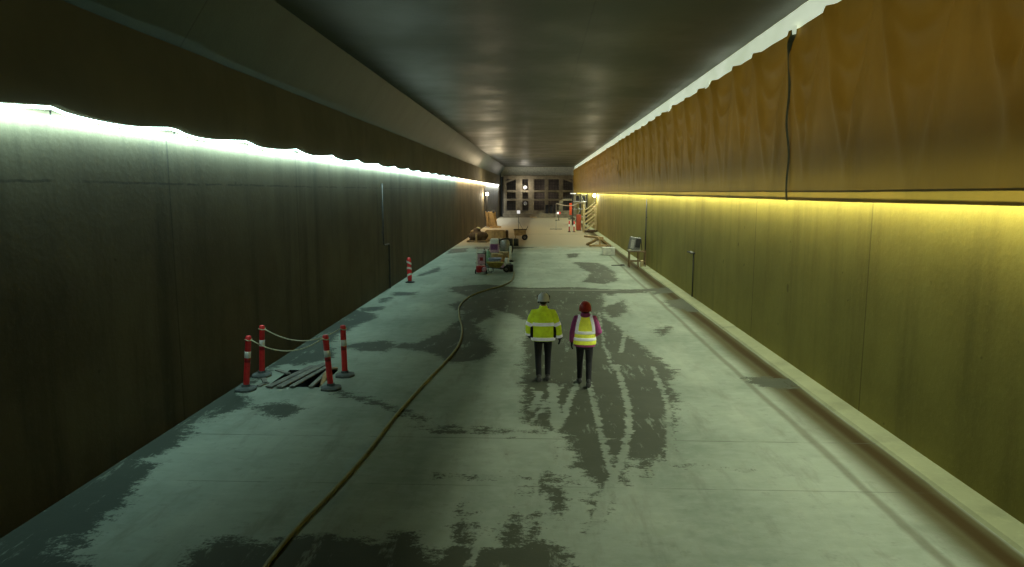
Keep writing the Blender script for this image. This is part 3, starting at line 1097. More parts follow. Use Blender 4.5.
posts = [((246, 390), (248.5, 337), 'red delineator post with white band nearest left wall, front corner of pit'),
         ((262, 376), (262, 324), 'red delineator post with white band against wall, behind the pit'),
         ((331, 389), (325.5, 338), 'red delineator post leaning left at front right corner of the pit'),
         ((345, 376), (343, 328), 'red delineator post with white band, back right of the pit')]
tops = []
for i, (bp, tp, lb) in enumerate(posts):
    p = fl(*bp)
    q = aty(*tp, p.y)
    ln = (q - p).length
    tilt = math.atan2(q.x - p.x, q.z)
    t = thing('delineator_post', lb, 'traffic post', (p.x, p.y, 0), (0, 0, 0), 'red posts round the pit')
    bollard_parts(t, 1.13)
    for c in t.children:
        if not c.name.startswith('base'):
            c.rotation_euler = (0, tilt, 0)
    tops.append(V3((p.x + math.sin(tilt) * 1.05, p.y, 1.05 * math.cos(tilt))))


def sagline(a, b, sag, n=14):
    return [V3(a).lerp(V3(b), k / n) - V3((0, 0, sag * 4 * (k / n) * (1 - k / n))) for k in range(n + 1)]


def loop(c, r):
    return [V3(c) + V3((math.cos(t) * r, math.sin(t) * r, .012 * math.sin(t * 2))) for t in [2 * PI * k / 14 for k in range(15)]]


for (i, j, sag, lb) in ((0, 2, .24, 'pale sagging rope between the two front red posts'), (1, 3, .26, 'pale sagging rope between the two rear red posts')):
    a, b = tops[i], tops[j]
    t = thing('barrier_rope', lb, 'rope', a, group='ropes round the pit')
    MB().tube([p - a for p in sagline(a + V3((.066, -.02, 0)), b + V3((-.066, -.02, 0)), sag)], .012, 8).build('rope', M['rope'], t, True)
    MB().tube([p - a for p in loop(a, .068)], .011, 8).build('knot_loop', M['rope'], t, True)
    MB().tube([p - a for p in loop(b, .068)], .011, 8).build('knot_loop', M['rope'], t, True)

# planks over the pit
pl = [((-5.52, 13.36), (-5.15, 15.05), .15, .03, 'grey plank lying across pit, nearest the wall'),
      ((-5.30, 13.36), (-4.93, 15.30), .17, .032, 'long grey plank across the middle of the pit'),
      ((-5.06, 13.40), (-4.80, 15.02), .12, .03, 'narrow grey plank across pit beside the open hole')]
for (a, b, w, h_, lb) in pl:
    A, B = V3((*a, .02)), V3((*b, .02 + h_))
    t = MB().bar(A + V3((0, 0, h_ / 2)), B + V3((0, 0, .0)), w, h_).build('plank', M['wood'], None, bevel=.006)
    tag(t, lb, 'plank', 'planks over the pit')
t = MB().tube([(-4.60, 14.95, .02), (-4.62, 14.6, .10), (-4.60, 14.2, .09), (-4.57, 13.85, -.05), (-4.56, 13.62, -.40)], [(.055, .03)] * 5, 8).build('bent_timber', M['wood_tan'], None)
tag(t, 'tan bent timber sloping down into the pit beside right post', 'timber')
t = MB().bar((-4.70, 14.96, .03), (-4.66, 13.40, .03), .09, .05).build('batten', M['wood'], None, bevel=.005)
tag(t, 'short grey batten crossing the open right end of pit', 'timber')
for (x_, y_, l_, rz_, lb) in ((-5.80, 13.86, .5, .5, 'splintered grey board scrap beside the wall end of pit'), (-5.70, 14.62, .5, .9, 'loose dark board scrap behind the plank ends'),
                              (-5.74, 13.62, .30, -.3, 'small pale board chip near front left post')):
    t = MB().box((0, 0, .018), (.11, l_, .03), None, .9).build('board_scrap', M['wood'], None, bevel=.004)
    t.location = (x_, y_, .0)
    t.rotation_euler = (0, .0, rz_)
    tag(t, lb, 'board')

# lone post on the left further in
p = fl(410, 282.5)
t = thing('delineator_post', 'lone red and white striped post standing by left wall', 'traffic post', (p.x, p.y, 0), (0, -.03, 0))
m = MB()
m.lathe([(.06, .05), (.085, .08), (.10, .3), (.105, .55), (.085, .8), (.10, 1.0), (.07, 1.10), (.03, 1.12)], seg=14, power=2.6)
m.build('post', M['red'], t, True)
wr = MB()
for k in range(3):
    z0 = .28 + k * .28
    wr.rings([[V3((math.cos(a_) * .112, math.sin(a_) * .112, z0 + .06 * math.sin(a_ * 1 + 2.4 + k) + dz)) for a_ in [2 * PI * q / 16 for q in range(16)]] for dz in (0, .09)], cap=False)
wr.build('white_wrap', M['white'], t, True)
MB().lathe([(.21, 0), (.21, .04), (.10, .07), (.06, .1)], seg=8).build('base', M['black_rub'], t)

# ------------------------------------------------------------------ hose along the floor
hp = [(262, 575), (272, 560), (300, 527), (333, 493), (365, 457), (395, 418), (425, 384), (448, 360), (459, 345), (462, 330), (459, 316), (460, 306), (470, 297), (485, 291), (500, 287), (509, 283), (512.6, 279), (514, 273)]
pts = [fl(*q) + V3((0, 0, .028)) for q in hp]


def catmull(P, n=8):
    out = []
    for i in range(len(P) - 1):
        p0, p1, p2, p3 = P[max(i - 1, 0)], P[i], P[i + 1], P[min(i + 2, len(P) - 1)]
        for k in range(n):
            t = k / n
            out.append(.5 * ((2 * p1) + (p2 - p0) * t + (2 * p0 - 5 * p1 + 4 * p2 - p3) * t * t + (3 * p1 - p0 - 3 * p2 + p3) * t ** 3))
    return out + [P[-1]]


o = MB().tube(catmull(pts), .028, 10).build('hose', M['hose'], None, True)
tag(o, 'long olive hose winding along the wet concrete floor', 'hose')


def wheel(parent, c, r, w, axis='x', name='wheel'):
    rot = Euler((0, PI / 2, 0)) if axis == 'x' else Euler((PI / 2, 0, 0))
    wobj = MB().lathe([(r * .55, -w / 2), (r * .9, -w / 2), (r, -w / 4), (r, w / 4), (r * .9, w / 2), (r * .55, w / 2)], c, 18, rot=rot).build(name, M['black_rub'], parent, True)
    MB().lathe([(r * .56, -w * .42), (r * .2, -w * .55), (r * .2, w * .55), (r * .56, w * .42)], c, 14, rot=rot).build('hub', M['steel'], wobj, True)
    return wobj


# ------------------------------------------------------------------ equipment cluster in the middle distance
p = fl(481, 274)
t = thing('pump_trolley', 'red pump on upright trolley with pale panel, front left of equipment cluster', 'pump', (p.x, p.y, 0))
m = MB()
m.box((0, .18, .24), (.42, .40, .30)).lathe([(.10, 0), (.15, .04), (.15, .30), (.10, .34)], (-.08, -.08, .08), 16)
m.build('pump_body', M['red_dark'], t, bevel=.02)
MB().lathe([(.06, -.14), (.12, -.12), (.12, .12), (.06, .14)], (.17, -.04, .24), 14, rot=Euler((PI / 2, 0, 0))).build('motor', M['pink'], t, True)
for sx in (-1, 1):
    MB().tube([(sx * .22, .2, .05), (sx * .22, .22, .9), (sx * .20, .12, 1.22 if sx < 0 else 1.1)], .022, 8).build('upright', M['white' if sx < 0 else 'steel_d'], t, True)
pn = MB().box((0, .2, .70), (.36, .06, .52)).build('panel', M['pink'], t, bevel=.02)
MB().box((.01, .165, .72), (.16, .02, .17)).build('gauge', M['red_dark'], pn, bevel=.01)
MB().tube([(-.22, .2, .98), (.22, .2, .98)], .018, 8).build('handle', M['steel_d'], t, True)
for sx in (-1, 1):
    wheel(t, (sx * .27, .1, .11), .11, .06)

p = fl(495, 272.5)
t = thing('wheelbarrow', 'dirty yellow wheelbarrow at the front of equipment cluster', 'wheelbarrow', (p.x, p.y, 0), (0, 0, -.1))
m = MB()
prof = [((.26, .20), .24), ((.46, .30), .50), ((.48, .32), .51), ((.44, .28), .49), ((.25, .19), .27)]
m.lathe(prof, (0, .1, 0), 20, power=3.6)
m.build('tray', M['yellow'], t, True)
for sy in (-1, 1):
    MB().tube([(-.95, sy * .30 + .1, .50), (-.4, sy * .24 + .1, .28), (.3, sy * .16 + .1, .20), (.55, sy * .07 + .1, .17)], .02, 8).build('handle', M['steel_d'], t, True)
    MB().tube([(-.42, sy * .24 + .1, .28), (-.38, sy * .26 + .1, .01), (-.15, sy * .26 + .1, .01), (-.10, sy * .22 + .1, .25)], .018, 8).build('leg', M['steel_d'], t, True)
wheel(t, (.56, .1, .17), .17, .08, 'y')


def at_floor(u, v):
    p = fl(u, v)
    return (p.x, p.y, 0)


t = thing('plastic_tub', 'blue grey plastic tub behind the yellow wheelbarrow', 'tub', at_floor(495, 267.5))
MB().lathe([(.24, 0), (.27, .03), (.33, .46), (.36, .47), (.36, .51), (.31, .51), (.26, .08), (.02, .07)], (0, 0, 0), 20).build('tub', M['lilac'], t, True)
MB().tube([(-.34, 0, .46), (-.2, -.28, .30), (.2, -.28, .30), (.34, 0, .46)], .012, 6).build('handle', M['steel'], t, True)

t = thing('canister', 'white upright canister right of the blue grey tub', 'canister', at_floor(507, 267))
MB().lathe([(.11, 0), (.125, .02), (.125, .44), (.09, .49), (.04, .50)], seg=16).build('drum', M['white'], t, True)
MB().lathe([(.04, .49), (.045, .50), (.045, .55), (.02, .56)], seg=12).build('cap', M['steel_d'], t, True)
t = thing('fuel_can', 'pinkish red can between blue tub and white canister', 'can', at_floor(502.2, 269.6))
MB().box((0, 0, .2), (.24, .17, .40), None, .92).build('can_body', M['pink'], t, bevel=.025)
MB().tube([(-.08, 0, .39), (-.06, 0, .46), (.06, 0, .46), (.08, 0, .39)], .014, 8).build('handle', M['red_dark'], t, True)
t = thing('tool_case', 'black tool case on floor at right of yellow wheelbarrow', 'case', at_floor(509.5, 271.5))
MB().box((0, .1, .17), (.36, .40, .34)).build('case_body', M['black_rub'], t, bevel=.03)
MB().tube([(-.09, .1, .33), (-.08, .1, .39), (.08, .1, .39), (.09, .1, .33)], .013, 8).build('handle', M['steel_d'], t, True)
t = thing('gas_bottle', 'slim pale green gas bottle behind the pump trolley', 'gas bottle', at_floor(488.5, 266))
MB().lathe([(.10, 0), (.115, .02), (.115, .70), (.09, .80), (.04, .85)], seg=16).build('cylinder', M['green'], t, True)
MB().lathe([(.03, .84), (.035, .85), (.05, .90), (.05, .94), (.02, .95)], seg=12).build('valve', M['steel'], t, True)
t = thing('gas_bottle', 'slim grey gas bottle left of the pale green bottle', 'gas bottle', at_floor(484.5, 264))
MB().lathe([(.09, 0), (.105, .02), (.105, .66), (.08, .76), (.04, .80)], seg=16).build('cylinder', M['steel'], t, True)
MB().lathe([(.03, .79), (.035, .80), (.05, .86), (.02, .88)], seg=12).build('valve', M['steel_d'], t, True)
t = thing('marker_post', 'white marker post with black foot at right of cluster', 'post', at_floor(510.5, 261.5))
MB().lathe([(.055, .06), (.065, .08), (.065, .86), (.03, .90)], seg=14).build('post', M['white'], t, True)
MB().lathe([(.18, 0), (.18, .05), (.08, .08), (.06, .10)], seg=14).build('base', M['black_rub'], t)

bx_ = MB
for (u, v, sz, lb) in ((497, 261.5, (.62, .5, .46), 'brown cardboard box behind blue tub, left of two'), (504, 260.5, (.56, .45, .52), 'brown cardboard box behind white canister, right of two')):
    t = thing('cardboard_box', lb, 'box', at_floor(u, v), (0, 0, random.uniform(-.3, .3)), 'cardboard boxes in the cluster')
    MB().box((0, 0, sz[2] / 2), sz).build('carton', M['ply'], t, bevel=.008)
    MB().box((sz[0] * .25, -sz[1] * .62, sz[2] - .03), (sz[0] * .5, sz[1] * .3, .012), Euler((.5, 0, 0))).build('flap', M['ply'], t)
    MB().box((0, 0, sz[2] + .002), (sz[0] * .98, .06, .006)).build('tape', M['cream'], t)

t = thing('generator', 'machine with white hood and purple front panel behind the cardboard boxes', 'generator', at_floor(494.5, 254.5))
MB().box((0, 0, .42), (.60, .55, .56)).build('housing', M['pink'], t, bevel=.03)
MB().box((0, -.02, .86), (.56, .50, .32), None, .86).build('hood', M['white'], t, bevel=.05)
f = MB().box((0, -.285, .50), (.44, .03, .34)).build('front_panel', M['purple'], t, bevel=.01)
for sx in (-1, 1):
    MB().tube([(sx * .12, -.30, .5), (sx * .12, -.325, .5)], .03, 10).build('dial', M['steel_d'], f)
    for sy in (-1, 1):
        MB().box((sx * .24, sy * .2, .07), (.07, .07, .14)).build('leg', M['steel_d'], t)
t = thing('vacuum_drum', 'grey drum machine with dark hose right of the white hooded machine', 'machine', at_floor(505, 253))
MB().lathe([(.30, .12), (.33, .15), (.33, .62), (.30, .66), (.30, .74), (.22, .86), (.05, .88)], seg=20).build('drum', M['steel'], t, True)
MB().tube(catmull([V3((-.3, -.1, .4)), V3((-.5, -.2, .6)), V3((-.3, -.1, .85)), V3((.1, .1, .95)), V3((.4, .2, .8)), V3((.5, .1, .3)), V3((.45, -.1, .06))]), .045, 10).build('suction_hose', M['steel_d'], t, True)
for k in range(3):
    a_ = k * 2.1 + .4
    wheel(t, (math.cos(a_) * .3, math.sin(a_) * .3, .065), .065, .05)

# ------------------------------------------------------------------ further heaps and carts
p = fl(476.5, 242.3)
pal = thing('wooden_pallet', 'pale wooden pallet under the brown covered heap by left wall', 'pallet', (p.x + .05, p.y + .7, 0))
for k in range(6):
    MB().box((0, -.62 + k * .25, .125), (1.7, .17, .025)).build('deck_board', M['wood_tan'], pal)
for k in range(3):
    MB().box((-.78 + k * .78, 0, .055), (.12, 1.45, .11)).build('bearer', M['wood_tan'], pal)
t = thing('covered_heap', 'dark brown covered heap standing on pale pallet by left wall', 'heap', (p.x + .05, p.y + .7, .14))
m = MB()
for k in range(9):
    a_ = k * 2.4
    m.ell((.5 * math.cos(a_) * (.5 + .05 * k), .35 * math.sin(a_), .28 + .03 * (k % 3)), (.42, .36, .30 + .05 * (k % 2)), None, 12, 8)
m.ell((-.1, 0, .55), (.4, .35, .42))
m.box((0, 0, .06), (1.3, 1.0, .12))
m.build('cover', M['brown'], t, True, remesh=.05, relax=3)
MB().ell((.08, -.1, .96), (.17, .14, .08), Euler((.2, .3, 0))).build('pale_bundle', M['cream'], t, True)
MB().ell((-.42, -.1, .70), (.2, .15, .1), Euler((.2, -.5, 0))).build('tan_bundle', M['wood_tan'], t, True)
t = thing('timber_post', 'short tan timber stub leaning on the brown heap front', 'timber', (p.x + .0, p.y - .12, 0), (-.05, 0, 0))
MB().box((0, 0, .36), (.16, .08, .72)).build('timber', M['wood_tan'], t, bevel=.01)
MB().box((0, 0, .03), (.36, .16, .06)).build('foot_block', M['wood_tan'], t)

p = fl(495, 240.5)
t = thing('open_crate', 'large tan open plywood crate behind the equipment cluster', 'crate', (p.x, p.y + .6, 0))
for nm, c, s_ in (('front_board', (0, -.55, .40), (1.65, .05, .80)), ('back_board', (0, .55, .40), (1.65, .05, .80)), ('side_board', (-.80, 0, .40), (.05, 1.05, .80)), ('side_board', (.80, 0, .40), (.05, 1.05, .80)), ('bottom_board', (0, 0, .06), (1.55, 1.05, .06))):
    MB().box(c, s_).build(nm, M['ply'], t, bevel=.006)
for x_ in (-.72, 0, .72):
    MB().box((x_, -.60, .42), (.09, .05, .84)).build('batten', M['wood_tan'], t)
t = thing('plastic_drum', 'small dark drum at right end of the tan crate', 'drum', at_floor(505.5, 238.5))
MB().lathe([(.22, 0), (.25, .04), (.25, .25), (.26, .27), (.25, .29), (.25, .62), (.20, .66)], seg=16).build('drum', M['brown'], t, True)
MB().lathe([(.24, .655), (.25, .66), (.25, .70), (.05, .71)], seg=16).build('lid', M['steel_d'], t, True)

p = fl(507, 246)
t = thing('membrane_roll', 'dark grey rolled membrane lying behind the white hooded machine', 'roll', (p.x, p.y, 0), (0, 0, .08))
m = MB().lathe([(.06, -.85), (.26, -.85), (.28, -.8), (.28, .8), (.26, .85), (.06, .85)], (0, 0, .28), 22, rot=Euler((0, PI / 2, 0)))
m.build('roll', M['steel_d'], t, True)
for x_ in (-.45, .45):
    MB().lathe([(.283, -.03), (.288, -.03), (.288, .03), (.283, .03)], (x_, 0, .28), 22, rot=Euler((0, PI / 2, 0))).build('strap', M['cream'], t, True)

p = fl(521, 240.3)
t = thing('site_cart', 'tan two-wheeled site cart with dark rim beside the crate', 'cart', (p.x, p.y + .35, 0))
MB().box((-.08, 0, .62), (.92, .6, .46), None, 1.08).build('cart_box', M['wood_tan'], t, bevel=.02)
rm = MB()
for c, s_ in (((-.08, -.33, .87), (1.06, .05, .05)), ((-.08, .33, .87), (1.06, .05, .05)), ((-.60, 0, .87), (.05, .66, .05)), ((.44, 0, .87), (.05, .66, .05))):
    rm.box(c, s_)
rm.build('rim', M['brown'], t)
for sy in (-1, 1):
    wheel(t, (.30, sy * .35, .24), .24, .09, 'y')
    MB().tube([(-.45, sy * .25, .42), (-.48, sy * .27, .0)], .03, 8).build('leg', M['wood_tan'], t)
    MB().tube([(.38, sy * .25, .8), (.55, sy * .25, 1.12)], .022, 8).build('handle', M['steel_d'], t)
MB().tube([(.30, -.35, .24), (.30, .35, .24)], .025, 8).build('axle', M['steel_d'], t)

p = fl(518.5, 229.5)
sp = aty(518.5, 212, p.y)
t = thing('sign_stand', 'small blank white lit panel on thin pole with crossed foot', 'sign', (p.x, p.y, 0))
MB().tube([(0, 0, 0.02), (0, 0, sp.z - .3)], .022, 8).build('pole', M['steel_d'], t)
MB().box((0, -.02, sp.z), (.34, .03, .34)).build('sign_panel', M['lit_panel'], t, bevel=.02)
for a_ in (.3, .3 + PI / 2):
    MB().bar((-.55 * math.cos(a_), -.55 * math.sin(a_), .03), (.55 * math.cos(a_), .55 * math.sin(a_), .03), .05, .04).build('foot', M['steel_d'], t)
MB().tube([(0, 0, .9), (.45, 0, .03)], .015, 8).build('brace', M['steel_d'], t)

# left floodlight mast and plywood
p = fl(484.8, 227)
hx = XL + .36
Yl = 77.0
zt = aty(484.5, 194, Yl).z
t = thing('floodlight_mast', 'lit floodlight on slim mast against far left wall', 'floodlight', (hx, Yl, 0))
MB().tube([(0, 0, 1.7), (0, 0, zt - .15)], .09, 10).build('mast', M['black_rub'], t)
MB().tube([(0, 0, .03), (0, 0, 1.72)], .075, 10).build('lower_post', M['wood_tan'], t)
MB().lathe([(.30, 0), (.30, .03), (.08, .06)], seg=12).build('base', M['steel_d'], t)
hd_ = MB().box((.03, -.05, zt), (.34, .16, .40), None, 1).build('lamp_head', M['steel_d'], t, bevel=.02)
MB().box((.03, -.145, zt), (.28, .03, .34)).build('lens', M['flood'], hd_)
p = fl(488.5, 227.3)
t = thing('plywood_stack', 'tan plywood sheets leaning on left wall beside floodlight mast', 'plywood', (XL + 1.0, 78.2, 0))
for k in range(3):
    MB().box((-.35 + .09 * k, .1 * k, .86), (.045, 1.3, 1.75), Euler((0, -.22, .9))).build('sheet', M['ply'], t)
MB().bar((.05, -.5, .05), (-.5, .1, .05), .1, .1).build('sill_batten', M['brown'], t)
t = thing('work_lamp', 'small black work lamp hooked on plywood sheet top', 'lamp', (XL + 1.05, 77.5, 1.72))
MB().box((0, 0, 0), (.26, .2, .24)).build('lamp_body', M['black_rub'], t, bevel=.03)
MB().tube([(-.1, 0, .1), (-.1, .05, .2), (.1, .05, .2), (.1, 0, .1)], .015, 6).build('handle', M['steel_d'], t)
t = thing('timber_baulk', 'tan timber baulk on floor in front of plywood sheets', 'timber', (XL + 1.35, 76.0, 0), (0, 0, .4))
MB().box((0, 0, .09), (1.3, .22, .18)).build('baulk', M['wood_tan'], t, bevel=.01)
MB().box((0, 0, .185), (.05, .24, .012)).build('strap', M['steel_d'], t)
MB().box((.4, 0, .185), (.05, .24, .012)).build('strap', M['steel_d'], t)

# tripod pole in the middle
p = fl(556, 229.3)
t = thing('pole_stand', 'tall thin grey pole on flat crossed foot, middle of floor', 'stand', (p.x, p.y, 0))
hp_ = aty(556, 203, p.y).z
MB().tube([(0, 0, .02), (0, 0, hp_)], .035, 10).build('pole', M['steel'], t)
MB().bar((-.65, 0, .03), (.65, 0, .03), .09, .05).build('foot', M['steel_d'], t)
MB().bar((0, -.6, .03), (0, .6, .03), .09, .05).build('foot', M['steel_d'], t)
MB().lathe([(.05, .9), (.06, .91), (.06, 1.0), (.05, 1.01)], seg=10).build('collar', M['steel_d'], t)

# small striped posts far right
for (u, v, lb) in ((569.2, 232, 'left small far post with red top and bright white band'), (574.0, 232, 'right small far post with red top and bright white band')):
    t = thing('delineator_post', lb, 'traffic post', at_floor(u, v), group='far pair of striped posts')
    MB().lathe([(.05, .03), (.055, .05), (.055, .56), (.04, .58)], seg=12).build('lower_post', M['red_dark'], t, True)
    MB().lathe([(.062, .56), (.064, .57), (.064, .76), (.062, .77)], seg=12).build('white_band', M['reflect'], t, True)
    MB().lathe([(.055, .77), (.06, .78), (.06, 1.08), (.03, 1.1)], seg=12).build('upper_post', M['red'], t, True)
    MB().lathe([(.17, 0), (.17, .04), (.06, .06)], seg=10).build('base', M['black_rub'], t)

# ------------------------------------------------------------------ right side equipment
p = fl(609, 255.3)
t = thing('concrete_block', 'pale grey concrete block on floor before yellow trestle', 'block', (p.x, p.y + .35, 0), (0, 0, -.06))
MB().box((0, 0, .24), (.78, .7, .48)).build('block', M['concrete_l'], t, bevel=.02)
MB().tube([(-.12, 0, .47), (-.10, 0, .56), (.10, 0, .56), (.12, 0, .47)], .012, 6).build('lifting_loop', M['steel_d'], t)
t = thing('timber_trestle', 'yellow tan timber A-frame trestle lying beyond the concrete block', 'trestle', (4.15, 50.6, 0))
for a_, b_ in (((-.55, .9, .05), (.25, -.4, .62)), ((.95, .9, .05), (.25, -.4, .62))):
    MB().bar(a_, b_, .2, .14).build('leg', M['wood_tan'], t)
MB().bar((-.65, 1.6, .62), (.45, -.5, .64), .22, .14).build('rail', M['wood_tan'], t)
MB().bar((.28, -.42, .0), (.28, -.42, .60), .12, .12).build('upright', M['wood_tan'], t)
MB().bar((-.5, -.5, .08), (1.1, -.5, .08), .16, .14).build('foot_rail', M['wood_tan'], t)

p = fl(637, 267.5)
t = thing('control_stand', 'rusty tube frame stand carrying grey control box by right wall', 'stand', (p.x - .02, p.y, 0))
xs_ = (-.42, .12, .50)
for x_, h_ in ((-.42, .86), (.12, .95), (.50, .92)):
    for y_ in (0, .5):
        MB().tube([(x_ * .9, y_, .0), (x_ * .9, y_, h_)], .028, 8).build('leg', M['rust'], t)
for z_ in (.32, .84):
    MB().tube([(-.40, 0, z_), (.12, 0, z_), (.47, 0, z_ * .98)], .024, 8).build('rail', M['rust'], t)
    MB().tube([(-.40, .5, z_), (.12, .5, z_), (.47, .5, z_ * .98)], .024, 8).build('rail', M['rust'], t)
for x_ in (-.38, .10):
    MB().tube([(x_, 0, .84), (x_, .5, .84)], .024, 8).build('cross_bar', M['rust'], t)
MB().box((-.14, .25, .90), (.62, .6, .05)).build('shelf', M['steel'], t)
bx = MB().box((-.10, .25, 1.26), (.60, .46, .66), Euler((0, .14, 0)), .92).build('control_box', M['grey_box'], t, bevel=.03)
MB().box((.05, .0, 1.30), (.26, .04, .46), Euler((0, .14, 0))).build('dark_screen', M['black_rub'], bx)
MB().box((-.24, .01, 1.24), (.16, .04, .46), Euler((0, .14, 0))).build('pale_side', M['steel'], bx)
MB().tube([(.05, .25, 1.48), (.12, .25, 1.6), (.22, .25, 1.55), (.30, .25, .9)], .02, 8).build('cable', M['black_rub'], t)
MB().lathe([(.08, .0), (.09, .02), (.09, .34), (.05, .38)], (.30, .2, 0), 14).build('bottle', M['cream'], t, True)
p = fl(618, 265.5)
t = thing('floor_bracket', 'flat dark steel offcut on floor left of control stand', 'steel offcut', (p.x, p.y, 0), (0, 0, .25))
MB().box((0, 0, .02), (.72, .16, .04)).build('plate', M['steel_d'], t)
MB().box((.25, 0, .05), (.10, .3, .03)).build('lug', M['steel_d'], t)

# stair tower at the far right
t = thing('stair_tower', 'pale scaffold stair tower with zigzag flights at far right wall', 'stairs', (4.98, 68.2, 0))
H_ = 2.75
for x_ in (-.58, .58):
    for y_ in (-.6, .8):
        MB().tube([(x_, y_, 0), (x_, y_, H_)], .05, 8).build('post', M['cream'], t)
n_ = 0
for z0, z1, d_ in ((.15, .95, 1), (.95, 1.75, 1), (1.75, 2.5, 1)):
    A, B = V3((-.48 * d_, -.55, z0)), V3((.5 * d_, -.55, z1))
    for dy in (0, .55):
        MB().bar(A + V3((0, dy, 0)), B + V3((0, dy, 0)), .06, .12).build('stringer', M['cream'], t)
    for k in range(5):
        q = A.lerp(B, (k + .5) / 5)
        MB().box(q + V3((0, .27, .04)), (.22, .56, .03)).build('tread', M['wood_tan'], t)
    MB().box((.30, .45, z1), (.6, .6, .05)).build('landing', M['wood_tan'], t)
    MB().tube([A + V3((0, -.03, .45)), B + V3((0, -.03, .45))], .035, 8).build('handrail', M['cream'], t)
MB().box((.1, 0, .12), (1.3, 1.3, .2)).build('footing', M['brown'], t)
t = thing('site_cabinet', 'tall rust red cabinet beside the far stair tower', 'cabinet', (4.05, 71.0, 0), (0, 0, .1))
MB().box((0, 0, .85), (.45, .5, 1.6)).build('carcass', M['rustred'], t, bevel=.02)
dr = MB().box((0, -.265, .85), (.38, .03, 1.46)).build('door', M['rustred'], t, bevel=.01)
MB().box((.13, -.29, .9), (.03, .03, .16)).build('handle', M['steel_d'], dr)
MB().box((0, 0, .03), (.47, .52, .06)).build('plinth', M['steel_d'], t)
t = thing('floodlight_mast', 'lit floodlight on bracket of far right wall beside stairs', 'floodlight', (XR - .05, 70.0, 0))
zt = aty(593, 195.5, 70).z
MB().tube([(-.12, 0, .1), (-.12, 0, zt - .1)], .035, 8).build('mast', M['steel_d'], t)
hd_ = MB().box((-.20, -.05, zt), (.32, .16, .34)).build('lamp_head', M['steel_d'], t, bevel=.02)
MB().box((-.20, -.145, zt), (.26, .03, .28)).build('lens', M['flood'], hd_)

# scaffold with clutter behind the tarpaulin end
t = thing('scaffold', 'dark grey scaffold frames standing behind stair tower', 'scaffold', (4.9, 82.0, 0))
for x_ in (-.9, 0, .75):
    for y_ in (0, 1.6):
        MB().tube([(x_, y_, 0), (x_, y_, 3.7)], .06, 8).build('standard', M['steel_d'], t)
for z_ in (1.0, 1.9, 2.8, 3.6):
    for y_ in (0, 1.6):
        MB().tube([(-.95, y_, z_), (.78, y_, z_)], .05, 8).build('ledger', M['steel'], t)
for z_ in (1.9, 2.85):
    MB().box((-.08, .8, z_ + .06), (1.7, 1.5, .05)).build('deck', M['steel_d'], t)
MB().tube([(-.9, 0, .1), (0, 0, 1.9)], .04, 8).build('brace', M['steel'], t)
MB().tube([(.75, 0, 1.9), (0, 0, 3.6)], .04, 8).build('brace', M['steel'], t)
for (x_, lb) in ((-.35, 'black bag on scaffold deck, left of two'), (.35, 'black bag on scaffold deck, right of two')):
    q = thing('tool_bag', lb, 'bag', (4.9 + x_, 82.4, 2.935))
    MB().box((0, 0, .28), (.42, .3, .56), None, .8).build('bag_body', M['black'], q, bevel=.05)
    MB().tube([(-.1, 0, .55), (-.06, 0, .68), (.06, 0, .68), (.1, 0, .55)], .018, 6).build('handle', M['black_rub'], q)

p = fl(573, 218.5)
t = thing('barricade_board', 'tall orange barricade board standing near the bulkhead', 'barrier', (4.6, 100, 0))
zb, zt2 = aty(573, 215, 100).z, aty(573, 203, 100).z
MB().box((0, 0, (zb + zt2) / 2), (.50, .06, zt2 - zb)).build('board', M['orange'], t, bevel=.02)
MB().tube([(0, .05, 0), (0, .05, zt2 - .2)], .04, 8).build('post', M['steel_d'], t)
MB().box((0, .05, .05), (.8, .5, .10)).build('base', M['black_rub'], t)
t = thing('warning_lamp', 'small red and white warning lamp on short stand', 'lamp', (2.66, 96, 0))
zz = aty(561, 213, 96).z
MB().tube([(0, 0, .03), (0, 0, zz - .2)], .03, 8).build('pole', M['steel_d'], t)
MB().lathe([(.2, 0), (.2, .05), (.05, .07)], seg=10).build('base', M['black_rub'], t)
MB().box((.16, 0, zz), (.3, .1, .36)).build('housing', M['red'], t, bevel=.04)
MB().lathe([(.15, -.04), (.16, 0), (.05, .07)], (-.07, -.08, zz), 14, rot=Euler((PI / 2, 0, 0))).build('lens', M['lamp_dim'], t)
ca, cm, cb_ = aty(556.2, 203.5, 73.7), aty(572, 205.5, 71.2), aty(585, 202, 68.9)
o = MB().tube(catmull([ca, ca.lerp(cm, .5) - V3((0, 0, .08)), cm, cm.lerp(cb_, .5) + V3((0, 0, .05)), cb_]), .045, 8).build('slung_hose', M['white'], None, True)
tag(o, 'pale hose slung in the air from thin grey pole to stair tower', 'hose')
t = thing('tube_light', 'short lit tube lamp under the tarpaulin end', 'lamp', aty(573.2, 193.6, 103))
MB().tube([(-.42, 0, 0), (.42, 0, 0)], .05, 10).build('tube', M['lamp_dim'], t)
MB().box((0, .02, .08), (.95, .14, .07)).build('fitting', M['white'], t)

# ------------------------------------------------------------------ bulkhead across the end of the tunnel
YB = 107.4


def ex(u):
    return aty(u, 195, YB).x


def ez(v):
    return aty(540, v, YB).z


